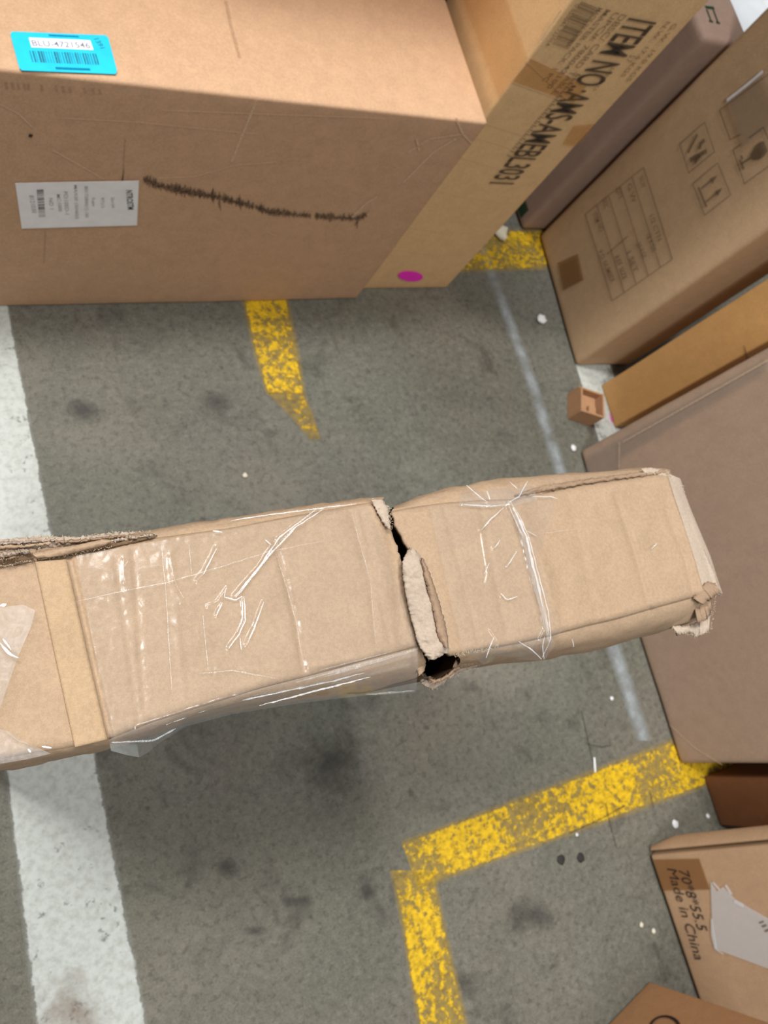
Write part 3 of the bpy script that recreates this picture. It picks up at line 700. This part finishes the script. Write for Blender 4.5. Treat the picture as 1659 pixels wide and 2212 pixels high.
gl2 = coons(LB, LF, [LB[0], LF[0]], tearL, 190, 70)
gr2 = coons(RB, RF, tearR, RE, 140, 66)
panel('top_panel', gl2, .004, M['front_board'])
panel('top_panel', gr2, .004, M['front_board'], z=H+.001)
# folded strip lying across the left panel
gs2 = coons([(76, 1213), (143, 1208)], [(162, 1614), (232, 1597)], [(76, 1213), (118, 1410), (162, 1614)], [(143, 1208), (186, 1400), (232, 1597)], 10, 60)
sheet('fold_strip', [[at_z(p, H+.0035+hz(p)*.4) for p in r] for r in gs2], .003, M['strip_board'], dam, label='raised folded board strip', smooth=True)

# walls: each column falls from the fold, over a soft shoulder, down to the floor
def wall(name, fold, sil, inner, n, nb=8, zs=.045, mat='front_board', zbot=0.0, shift=.015, mid=None, flip=False):
    Fo, Si = resample(fold, n), resample(sil, n); G = []
    for i in range(n):
        a = at_z(Fo[i], H-.004+hz(Fo[i])); b = at_z(Si[i], H-zs)
        c = Vector((a.x*.25+b.x*.75, a.y*.25+b.y*.75, a.z*.85+b.z*.15))
        row = []
        for j in range(nb+1):
            t = j/nb; p = a*(1-t)**2+c*2*t*(1-t)+b*t*t
            if 0 < j: p = p+Vector((0, .0016*noise.noise(Vector((Fo[i][0]*.03, j*.7, n))), 0))
            row.append(p)
        for z, k in ((H-.12, .3), (H*.6, .7), (H*.3, 1.0), (zbot, 1.0)):
            row.append(Vector((b.x, b.y, z))+inner*shift*k)
        G.append(row)
    # board thickness: inner skin
    mb = MB(); mb.grid(G); mb.grid([[p+inner*.004 for p in r] for r in G])
    return mb.build(name, M[mat], dam, smooth=True)
fr_dir = along(at_z((0, 1640), H), at_z((906, 1396), H)); inn = Vector((-fr_dir.y, fr_dir.x, 0))
wall('front_panel', LF, [(-150, 1725), (0, 1664), (75, 1655), (160, 1634), (240, 1618), (320, 1592), (420, 1556), (540, 1530), (700, 1508), (800, 1490), (900, 1466)], inn, 70)
wall('front_panel', [(985, 1414)]+RF[1:], [(975, 1446), (1040, 1437), (1110, 1430), (1180, 1424), (1260, 1410), (1330, 1394), (1420, 1368), (1500, 1340)], inn, 60)
wall('back_panel', LB, [(-150, 1225), (0, 1196), (150, 1176), (320, 1146), (500, 1118), (640, 1096), (770, 1079), (826, 1075)], -inn, 60, zs=.02, shift=-.004)
wall('back_panel', RB, [(846, 1098), (900, 1074), (960, 1056), (1040, 1040), (1110, 1031), (1200, 1024), (1300, 1018), (1400, 1010), (1440, 1016)], -inn, 60, zs=.02, shift=-.004)
# end wall
en_out = fr_dir
wall('end_panel', RE, [(1466, 1048), (1478, 1088), (1500, 1140), (1530, 1205), (1556, 1284)], -en_out, 26, zs=.03, mat='torn', shift=.02)
wall('end_panel', [(-150, 1262), (-150, 1690)], [(-156, 1260), (-156, 1695)], en_out, 12, zs=.03, shift=.0)
# flat base closing the carton
q1, q2, q3, q4 = at_z((-150, 1262), H), at_z((1440, 1032), H), at_z((1522, 1284), H), at_z((-150, 1690), H)
mb = MB(); mb.poly([Vector((p.x, p.y, .003)) for p in (q1, q2, q3, q4)]); mb.build('bottom_panel', M['inside_shade'], dam)

# torn layers of the board
def shred(name, outline_a, outline_b, z, mat, amp=3, n=60, m=8, curl=0.0, seed=1, thick=.0012, label=None, wav=.0015, kind=None):
    A, B = jag(outline_a, n, amp, seed), jag(outline_b, n, amp, seed+20); G = []
    for i in range(n):
        row = []
        for j in range(m):
            t = j/(m-1); p = (A[i][0]*(1-t)+B[i][0]*t, A[i][1]*(1-t)+B[i][1]*t)
            zz = z+curl*math.sin(t*math.pi)+wav*noise.noise(Vector((p[0]*.05, p[1]*.05, seed*3.7)))+wav*.7*noise.noise(Vector((p[0]*.15, p[1]*.15, seed)))
            row.append(at_z(p, zz))
        G.append(row)
    return sheet(name, G, thick, mat, dam, label=label, kind=kind, smooth=True)
# the strip peeled back over the tear
shred('torn_flap', [(886, 1182), (872, 1206), (870, 1235), (876, 1275), (884, 1315), (896, 1360), (905, 1392), (926, 1424)], [(900, 1190), (918, 1212), (932, 1250), (948, 1300), (962, 1345), (969, 1385), (970, 1408), (940, 1424)], H+.008, M['torn'], 3.0, 90, 14, .004, 3, .0016, 'pale peeled paper flap', .0022)
shred('torn_flap', [(908, 1205), (916, 1240), (928, 1290), (938, 1330), (948, 1380), (962, 1400)], [(914, 1206), (931, 1244), (948, 1296), (961, 1342), (968, 1382), (968, 1400)], H+.013, M['torn_dark'], 3.0, 70, 6, .003, 5, .001, 'inner peeled layer')
shred('torn_flap', [(802, 1080), (815, 1105), (832, 1135), (838, 1142)], [(826, 1079), (838, 1098), (842, 1125), (844, 1142)], H+.004, M['torn'], 2.5, 40, 6, .001, 7, .0012)
shred('torn_flap', [(903, 1452), (912, 1478), (934, 1490), (965, 1472), (1000, 1449), (1048, 1434)], [(915, 1452), (928, 1464), (948, 1462), (974, 1444), (1000, 1424), (1048, 1406)], H-.046, M['torn'], 4, 70, 8, .004, 9, .0015, 'frayed lower lip of the tear', .004)
shred('torn_flap', [(922, 1466), (936, 1478), (958, 1470), (985, 1450), (1010, 1434)], [(928, 1460), (944, 1466), (960, 1458), (984, 1438), (1008, 1424)], H-.036, M['torn_dark'], 4, 50, 5, .003, 12, .001, None, .004)
shred('torn_flap', [(985, 1422), (1010, 1418), (1040, 1410)], [(978, 1444), (1006, 1440), (1042, 1430)], H-.03, M['torn_dark'], 4, 40, 6, .003, 13, .001, None, .004)
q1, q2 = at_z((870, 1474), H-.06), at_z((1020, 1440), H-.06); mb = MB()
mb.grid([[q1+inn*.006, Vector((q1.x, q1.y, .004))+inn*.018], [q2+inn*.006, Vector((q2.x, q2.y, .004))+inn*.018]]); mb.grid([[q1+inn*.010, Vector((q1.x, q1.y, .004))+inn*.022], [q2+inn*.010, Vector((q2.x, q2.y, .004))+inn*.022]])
mb.build('gap_blocker', M['inside_shade'], dam)  # board added to close the gap so the hole stays dark
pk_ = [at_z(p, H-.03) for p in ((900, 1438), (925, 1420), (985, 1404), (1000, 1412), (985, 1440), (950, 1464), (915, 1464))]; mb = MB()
mb.grid([[p, p-EZ*.17] for p in pk_+pk_[:1]]); mb.poly([p-EZ*.17 for p in pk_]); mb.build('shade_pocket', M['inside_shade'], dam)  # closed pocket added under the tear to make its hole dark
qs = [at_z(p, H) for p in ((1000, 1108), (1425, 1050), (1495, 1265), (1030, 1372))]; bm = bmesh.new()
lo = [bm.verts.new((p.x, p.y, .01)) for p in qs]; hi = [bm.verts.new((p.x, p.y, H-.025)) for p in qs]
bm.faces.new(lo[::-1]); bm.faces.new(hi)
for i in range(4): bm.faces.new((lo[i], lo[(i+1) % 4], hi[(i+1) % 4], hi[i]))
bmesh.ops.recalc_face_normals(bm, faces=bm.faces[:]); bmesh.ops.bevel(bm, geom=bm.edges[:], offset=.003, segments=2, affect='EDGES')
me = bpy.data.meshes.new('shade_block'); bm.to_mesh(me); bm.free(); link('shade_block', me, M['inside_shade'], dam)  # block added inside the carton to keep the tear dark
shred('torn_flap', [(903, 1398), (912, 1410), (920, 1428), (918, 1448)], [(893, 1420), (900, 1436), (903, 1448), (905, 1462)], H-.018, M['front_board'], 2, 30, 5, .001, 14, .002)
# crushed layers at the far left edge
shred('torn_and_shade_layer', [(-60, 1210), (0, 1200), (70, 1196), (150, 1186), (250, 1172), (320, 1160)], [(-60, 1238), (0, 1220), (70, 1208), (150, 1197), (250, 1180), (320, 1164)], H-.001, M['inside_shade'], 3, 80, 4, 0, 43, .001, 'dark strip for the shaded gap', .001)  # dark strip painted in where the torn gap lies in shade
shred('torn_and_shade_layer', [(-60, 1182), (0, 1166), (80, 1158), (170, 1160), (250, 1150), (330, 1150)], [(-60, 1208), (0, 1190), (80, 1184), (170, 1178), (250, 1166), (330, 1158)], H-.012, M['torn'], 7, 110, 7, .002, 15, .0015, 'ragged torn outer layer', .003)
shred('torn_and_shade_layer', [(-60, 1204), (0, 1188), (70, 1186), (150, 1180), (240, 1170), (300, 1164)], [(-60, 1232), (0, 1212), (70, 1206), (150, 1196), (240, 1182), (300, 1170)], H-.004, M['torn_dark'], 6, 110, 7, .002, 17, .0015, None, .003)
shred('torn_and_shade_layer', [(70, 1196), (110, 1186), (170, 1176), (225, 1164), (240, 1166)], [(80, 1206), (130, 1201), (180, 1188), (225, 1178), (240, 1172)], H+.005, M['front_board'], 1.5, 50, 6, .002, 19, .002, 'curled tongue of board')
shred('torn_and_shade_layer', [(-60, 1190), (0, 1178), (60, 1176), (110, 1170)], [(-60, 1198), (0, 1186), (60, 1182), (110, 1176)], H-.002, M['front_board'], 5, 60, 4, .001, 23, .001)
# darker strip painted for the shade in the crushed crevice along the back edge
shred('torn_and_shade_layer', [(1112, 1070), (1135, 1061), (1180, 1048), (1260, 1036), (1350, 1024), (1435, 1014)], [(1112, 1071), (1140, 1068), (1190, 1059), (1260, 1046), (1350, 1033), (1438, 1022)], H-.001, M['torn_dark'], 4, 80, 6, .0015, 41, .001, None, .003)
for kk, (oa, ob, zz, mt) in enumerate((([(-60, 1176), (0, 1170), (60, 1168), (120, 1164)], [(-60, 1188), (0, 1180), (60, 1174), (120, 1170)], H-.006, 'torn'), ([(-40, 1196), (10, 1192), (60, 1186)], [(-40, 1210), (10, 1204), (70, 1194)], H+.002, 'torn'), ([(120, 1168), (180, 1164), (250, 1156), (330, 1152)], [(120, 1176), (180, 1172), (250, 1163), (330, 1157)], H-.007, 'torn_dark'), ([(-60, 1216), (0, 1206), (40, 1200)], [(-60, 1226), (0, 1214), (40, 1206)], H+.003, 'torn_dark'), ([(230, 1168), (280, 1158), (335, 1152)], [(235, 1174), (285, 1165), (340, 1158)], H-.002, 'torn'))):
    shred('torn_and_shade_layer', oa, ob, zz, M[mt], 6, 70, 5, .004, 50+kk, .001, None, .007)
# ragged right end
shred('torn_and_shade_layer', [(1438, 1016), (1450, 1046), (1474, 1100), (1500, 1170), (1530, 1240), (1540, 1280)], [(1452, 1030), (1470, 1080), (1490, 1118), (1514, 1172), (1545, 1240), (1557, 1284)], H-.008, M['torn'], 3, 80, 6, .001, 25, .0015, 'ragged second layer at the end')
shred('torn_and_shade_layer', [(1448, 1044), (1458, 1058), (1470, 1072)], [(1466, 1042), (1479, 1050), (1478, 1072)], H-.012, M['torn'], 4, 30, 5, .002, 27, .002)
shred('torn_and_shade_layer', [(1385, 1012), (1405, 1010), (1432, 1014), (1448, 1030)], [(1395, 1024), (1412, 1024), (1432, 1030), (1442, 1044)], H-.001, M['torn'], 3, 36, 5, .001, 28, .001)
shred('torn_and_shade_layer', [(1498, 1292), (1515, 1268), (1530, 1256), (1548, 1262)], [(1520, 1306), (1536, 1292), (1548, 1285), (1558, 1280)], H-.002, M['torn_dark'], 4, 40, 6, .003, 29, .0016)
shred('torn_and_shade_layer', [(1500, 1300), (1520, 1296), (1536, 1294)], [(1508, 1345), (1528, 1338), (1536, 1318)], H-.014, M['torn_dark'], 3, 40, 8, .002, 31, .0016, 'folded brown corner piece')
shred('torn_and_shade_layer', [(1452, 1352), (1480, 1352), (1510, 1344), (1536, 1328)], [(1466, 1372), (1490, 1366), (1505, 1376), (1532, 1362)], H-.03, M['torn'], 5, 50, 6, .002, 33, .0016, 'loose torn corner scrap')
# second board layer along the lower right front
gfl = coons([(1290, 1352), (1340, 1345), (1420, 1322), (1516, 1296)], [(1290, 1396), (1340, 1384), (1420, 1362), (1506, 1340)], [(1290, 1352), (1290, 1396)], [(1516, 1296), (1506, 1340)], 50, 10)
sheet('side_flap', [[at_z(p, H-.008-.022*(j/9)**1.5+hz(p)*.5) for j, p in enumerate(r)] for r in gfl], .003, M['front_board'], dam, smooth=True)
# hairy fibres on the torn edges
def fibres(lines, z, n, seed, parent=dam):
    rr = random.Random(seed); mb = MB()
    for pl, k, ln, *zz in lines:
        for p in resample(pl, k):
            for _ in range(n):
                a = rr.uniform(0, 6.28); l = rr.uniform(.4, 1)*ln
                p0 = at_z((p[0]+rr.uniform(-2, 2), p[1]+rr.uniform(-2, 2)), (zz[0] if zz else z)+rr.uniform(-.002, .002))
                d = Vector((math.cos(a), math.sin(a), rr.uniform(-.3, .8)))*l
                q = p0+d*.5+Vector((rr.uniform(-1, 1), rr.uniform(-1, 1), 0))*l*.2; e = p0+d
                w = Vector((-d.y, d.x, 0)).normalized()*.00011
                mb.grid([[p0+w, q+w, e+w*.3], [p0-w, q-w, e-w*.3]])
    return mb.build('paper_fibre', M['fibre'], parent, kind='stuff', label='frayed paper fibres')
fibres([([(802, 1078), (840, 1095), (846, 1140)], 40, .002), ([(868, 1215), (876, 1270), (893, 1345), (926, 1424)], 60, .002), ([(920, 1212), (948, 1296), (970, 1400)], 50, .0018), ([(908, 1474), (935, 1488), (985, 1456), (1040, 1434)], 40, .003, H-.05),
        ([(-20, 1170), (80, 1160), (170, 1162), (250, 1150), (330, 1150)], 90, .0022, H-.012), ([(0, 1222), (150, 1198), (240, 1182)], 50, .0018), ([(1440, 1016), (1478, 1060), (1500, 1150), (1557, 1284)], 70, .0018), ([(1452, 1356), (1500, 1375), (1535, 1362), (1545, 1290)], 50, .0025), ([(980, 1416), (1060, 1400)], 24, .0025)], H+.001, 2, 5)

# clear tape over the carton, with its wrinkles
WR = [  # ridges in the film (picture polyline, half width px, height mm)
    ([(700, 1098), (640, 1140), (588, 1195), (532, 1265), (510, 1290)], 4, 1.8), ([(685, 1098), (600, 1165), (560, 1225), (505, 1288)], 3, 1.4), ([(525, 1290), (528, 1340), (516, 1370), (494, 1400)], 3, 1.5),
    ([(570, 1300), (552, 1350), (532, 1392)], 3, 1.4), ([(492, 1270), (470, 1300), (448, 1310)], 3, 1), ([(468, 1185), (440, 1240), (425, 1255)], 4, 1.2), ([(480, 1300), (468, 1330)], 3, 1.2),
    ([(368, 1205), (376, 1260), (392, 1300)], 6, .8), ([(268, 1210), (268, 1255)], 5, .7), ([(300, 1575), (470, 1520), (640, 1478), (900, 1400)], 5, 2.0), ([(320, 1590), (560, 1510), (800, 1440)], 6, 1.6)]
WR2 = [([(1102, 1082), (1122, 1120), (1140, 1165), (1152, 1220), (1166, 1275), (1182, 1330), (1192, 1385)], 11, 4.2), ([(1008, 1050), (1060, 1090), (1098, 1082)], 3, 1.4), ([(1132, 1042), (1118, 1065), (1098, 1085)], 3, 1.5), ([(1086, 1096), (1060, 1120), (1036, 1145)], 3, 1.4), ([(1000, 1088), (1050, 1092), (1090, 1092)], 3, 1.2),
       ([(1040, 1145), (1055, 1240), (1050, 1260)], 4, .9), ([(1100, 1080), (1150, 1072), (1205, 1076)], 3, 1.1), ([(1118, 1190), (1095, 1225)], 3, 1.0), ([(1080, 1165), (1066, 1185)], 4, 1.0), ([(1176, 1400), (1168, 1380), (1192, 1330)], 5, 1.5), ([(1150, 1285), (1110, 1292), (1082, 1290)], 3, .9), ([(1060, 1360), (1080, 1390), (1070, 1410)], 4, 1.4), ([(1000, 1404), (1060, 1388), (1150, 1390)], 4, 1.2)]
def wr(p, L):
    h = 0.0
    for pl, w, a in L:
        d = dist(p, pl)
        if d < 2.6*w: h = max(h, a*math.exp(-(d/w)**2))
    return h*.001
def film(name, G2, L, base, mat, label=None, crink=.0005, zf=None):
    G = []
    for i, r in enumerate(G2):
        row = []
        for j, p in enumerate(r):
            n1 = abs(noise.noise(Vector((p[0]*.02, p[1]*.013, 4.4))))+.5*abs(noise.noise(Vector((p[0]*.06, p[1]*.05, 1.4))))
            z = H+base+hz(p)*.28+wr(p, L)+crink*n1
            if zf: z += zf(i/(len(G2)-1), j/(len(r)-1))
            row.append(at_z(p, z))
        G.append(row)
    mb = MB(); mb.grid(G); return mb.build(name, M[mat], dam, smooth=True, label=label)
film('clear_tape', coons([(165, 1200), (320, 1172), (500, 1142), (700, 1104), (800, 1092)], [(240, 1597), (310, 1568), (420, 1533), (560, 1488), (700, 1452), (902, 1398)], [(165, 1200), (240, 1597)], [(800, 1092), (850, 1230), (902, 1398)], 230, 110), WR, .0022, 'film', 'clear packing tape over the left half')
film('clear_tape', coons([(925, 1094), (1040, 1084), (1110, 1081), (1205, 1068)], [(1000, 1412), (1060, 1402), (1110, 1393), (1215, 1368)], [(925, 1094), (1000, 1412)], [(1205, 1068), (1165, 1200), (1215, 1368)], 130, 120), WR2, .0022, 'film', 'clear packing tape over the right half')
# tape hanging loose below the front edge
film('loose_tape', coons([(235, 1599), (330, 1560), (560, 1488), (700, 1452), (902, 1400)], [(240, 1622), (278, 1632), (302, 1636), (322, 1624), (345, 1604), (400, 1570), (500, 1543), (640, 1520), (780, 1503), (868, 1499), (898, 1496)], [(235, 1599), (240, 1622)], [(902, 1400), (903, 1445), (898, 1496)], 150, 34), [([(330, 1575), (480, 1532), (640, 1500), (880, 1440)], 4, 2.0), ([(380, 1560), (620, 1500), (780, 1470)], 3, 1.5), ([(660, 1490), (760, 1455), (900, 1415)], 3, 1.4)], .003, 'film_loose', 'loose clear tape edge hanging off the front', .002, lambda u, v: -.05*v**1.6)
# crumpled tape at the right front fold
film('loose_tape', coons([(1010, 1408), (1060, 1400), (1120, 1390), (1190, 1374)], [(1044, 1436), (1075, 1424), (1120, 1424), (1176, 1428)], [(1010, 1408), (1044, 1436)], [(1190, 1374), (1200, 1390), (1176, 1428)], 60, 24), [([(1050, 1430), (1064, 1395)], 4, 3), ([(1168, 1385), (1178, 1425)], 4, 3), ([(1120, 1398), (1165, 1420)], 3, 2)], .003, 'film_loose', None, .003, lambda u, v: -.035*v**1.5)
# crumpled tape at the right back fold
film('loose_tape', coons([(1000, 1052), (1060, 1038), (1130, 1032), (1150, 1034)], [(990, 1092), (1050, 1096), (1110, 1092), (1160, 1080)], [(1000, 1052), (990, 1092)], [(1150, 1034), (1160, 1080)], 60, 24), WR2, .004, 'film_loose', None, .003, lambda u, v: -.022*(1-v)**1.5)
# lifted tape end at the left
film('loose_tape', coons([(-60, 1322), (0, 1312), (50, 1306), (76, 1318)], [(-60, 1600), (-30, 1560), (-10, 1545), (2, 1524)], [(-60, 1322), (-60, 1600)], [(76, 1318), (68, 1352), (38, 1420), (2, 1524)], 40, 50), [([(0, 1386), (20, 1412), (40, 1424)], 5, 3)], .006, 'film_grey', 'lifted grey end of the tape', .0012, lambda u, v: .006*u)
film('loose_tape', coons([(-60, 1560), (20, 1580), (60, 1606), (75, 1612)], [(-60, 1680), (0, 1650), (60, 1640), (110, 1628)], [(-60, 1560), (-60, 1680)], [(75, 1612), (110, 1628)], 50, 24), [([(0, 1570), (40, 1600), (80, 1612)], 4, 2)], .004, 'film_grey', None, .0018)
# creases in the tape, their white painted in for its glints
def creases(L, wpx, mat, base, zdrop=None, name='tape_crease_glint'):
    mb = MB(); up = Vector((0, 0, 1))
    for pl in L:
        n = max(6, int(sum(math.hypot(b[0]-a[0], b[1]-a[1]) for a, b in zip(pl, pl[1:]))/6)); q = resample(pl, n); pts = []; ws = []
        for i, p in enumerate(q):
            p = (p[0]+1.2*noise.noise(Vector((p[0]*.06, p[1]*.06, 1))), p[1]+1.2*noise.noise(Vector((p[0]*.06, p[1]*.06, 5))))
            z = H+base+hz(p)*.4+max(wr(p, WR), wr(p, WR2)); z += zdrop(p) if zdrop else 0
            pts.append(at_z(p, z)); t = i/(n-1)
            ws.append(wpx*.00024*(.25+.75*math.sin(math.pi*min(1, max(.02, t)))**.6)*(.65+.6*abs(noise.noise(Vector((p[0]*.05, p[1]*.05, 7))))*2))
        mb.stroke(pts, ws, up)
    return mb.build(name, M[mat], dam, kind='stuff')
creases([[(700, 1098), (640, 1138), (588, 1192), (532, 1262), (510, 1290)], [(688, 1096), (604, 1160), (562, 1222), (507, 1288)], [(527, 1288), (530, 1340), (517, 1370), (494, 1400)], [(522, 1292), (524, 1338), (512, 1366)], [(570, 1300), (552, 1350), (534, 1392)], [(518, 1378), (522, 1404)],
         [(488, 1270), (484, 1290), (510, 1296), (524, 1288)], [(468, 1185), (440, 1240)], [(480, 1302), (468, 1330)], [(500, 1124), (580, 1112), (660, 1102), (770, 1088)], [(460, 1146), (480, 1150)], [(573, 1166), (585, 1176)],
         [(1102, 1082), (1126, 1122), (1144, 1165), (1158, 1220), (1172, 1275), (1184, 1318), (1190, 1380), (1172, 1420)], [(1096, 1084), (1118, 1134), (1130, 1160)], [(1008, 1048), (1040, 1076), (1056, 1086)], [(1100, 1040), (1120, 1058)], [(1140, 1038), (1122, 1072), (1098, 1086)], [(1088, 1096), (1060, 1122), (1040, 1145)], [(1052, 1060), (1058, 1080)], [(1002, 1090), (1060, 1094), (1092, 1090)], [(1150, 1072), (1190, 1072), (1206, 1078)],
         [(1136, 1146), (1160, 1158)], [(1082, 1282), (1094, 1296), (1118, 1288)], [(1176, 1375), (1172, 1398), (1176, 1424)], [(1080, 1166), (1068, 1184)], [(1116, 1192), (1094, 1226)], [(1058, 1216), (1046, 1240)], [(1408, 1186), (1420, 1172)], [(1236, 1380), (1240, 1398)], [(1050, 1422), (1060, 1392), (1068, 1376)], [(1170, 1424), (1150, 1404), (1120, 1386)]], 4.5, 'film_glint', .0042)
creases([[(1108, 1096), (1122, 1124), (1139, 1165), (1151, 1220), (1165, 1275), (1172, 1310)]], 12, 'film_glint', .0046)
creases([[(1112, 1110), (1136, 1175), (1150, 1235), (1176, 1330), (1186, 1385)]], 34, 'film_glint_soft', .0040)
creases([[(1164, 1275), (1176, 1326), (1186, 1372)]], 9, 'film_glint_soft', .0042)
creases([[(160, 1300), (260, 1278), (360, 1258), (470, 1226), (580, 1192), (700, 1168)], [(368, 1206), (374, 1240), (380, 1262)], [(380, 1262), (396, 1292)], [(268, 1240), (270, 1260)], [(276, 1212), (268, 1224)], [(594, 1190), (620, 1270), (640, 1345), (656, 1440)], [(348, 1170), (358, 1280), (372, 1500)], [(408, 1175), (414, 1240)], [(438, 1330), (450, 1450)], [(430, 1455), (500, 1448), (600, 1466)], [(1170, 1152), (1250, 1142)], [(800, 1254), (812, 1390)], [(760, 1110), (800, 1254)], [(845, 1408), (690, 1448)]], 3, 'film_glint_soft', .0036)
drop = lambda p: -.012
creases([[(360, 1565), (470, 1524), (560, 1505), (640, 1488), (740, 1466), (830, 1440), (900, 1412)], [(380, 1552), (520, 1508), (620, 1484)], [(300, 1576), (360, 1556)], [(480, 1520), (560, 1498), (620, 1490)], [(560, 1524), (700, 1488), (800, 1462)]], 5, 'film_glint', .002, drop)
creases([[(640, 1474), (760, 1440), (905, 1400)], [(700, 1462), (900, 1404)], [(790, 1500), (896, 1492)], [(240, 1604), (330, 1600), (380, 1574)]], 6, 'film_glint_soft', .003, lambda p: -.004)
creases([[(0, 1388), (18, 1410), (40, 1422)], [(6, 1380), (24, 1404)], [(0, 1308), (14, 1304)], [(90, 1612), (112, 1616)], [(60, 1618), (66, 1626)]], 6, 'film_glint', .012)
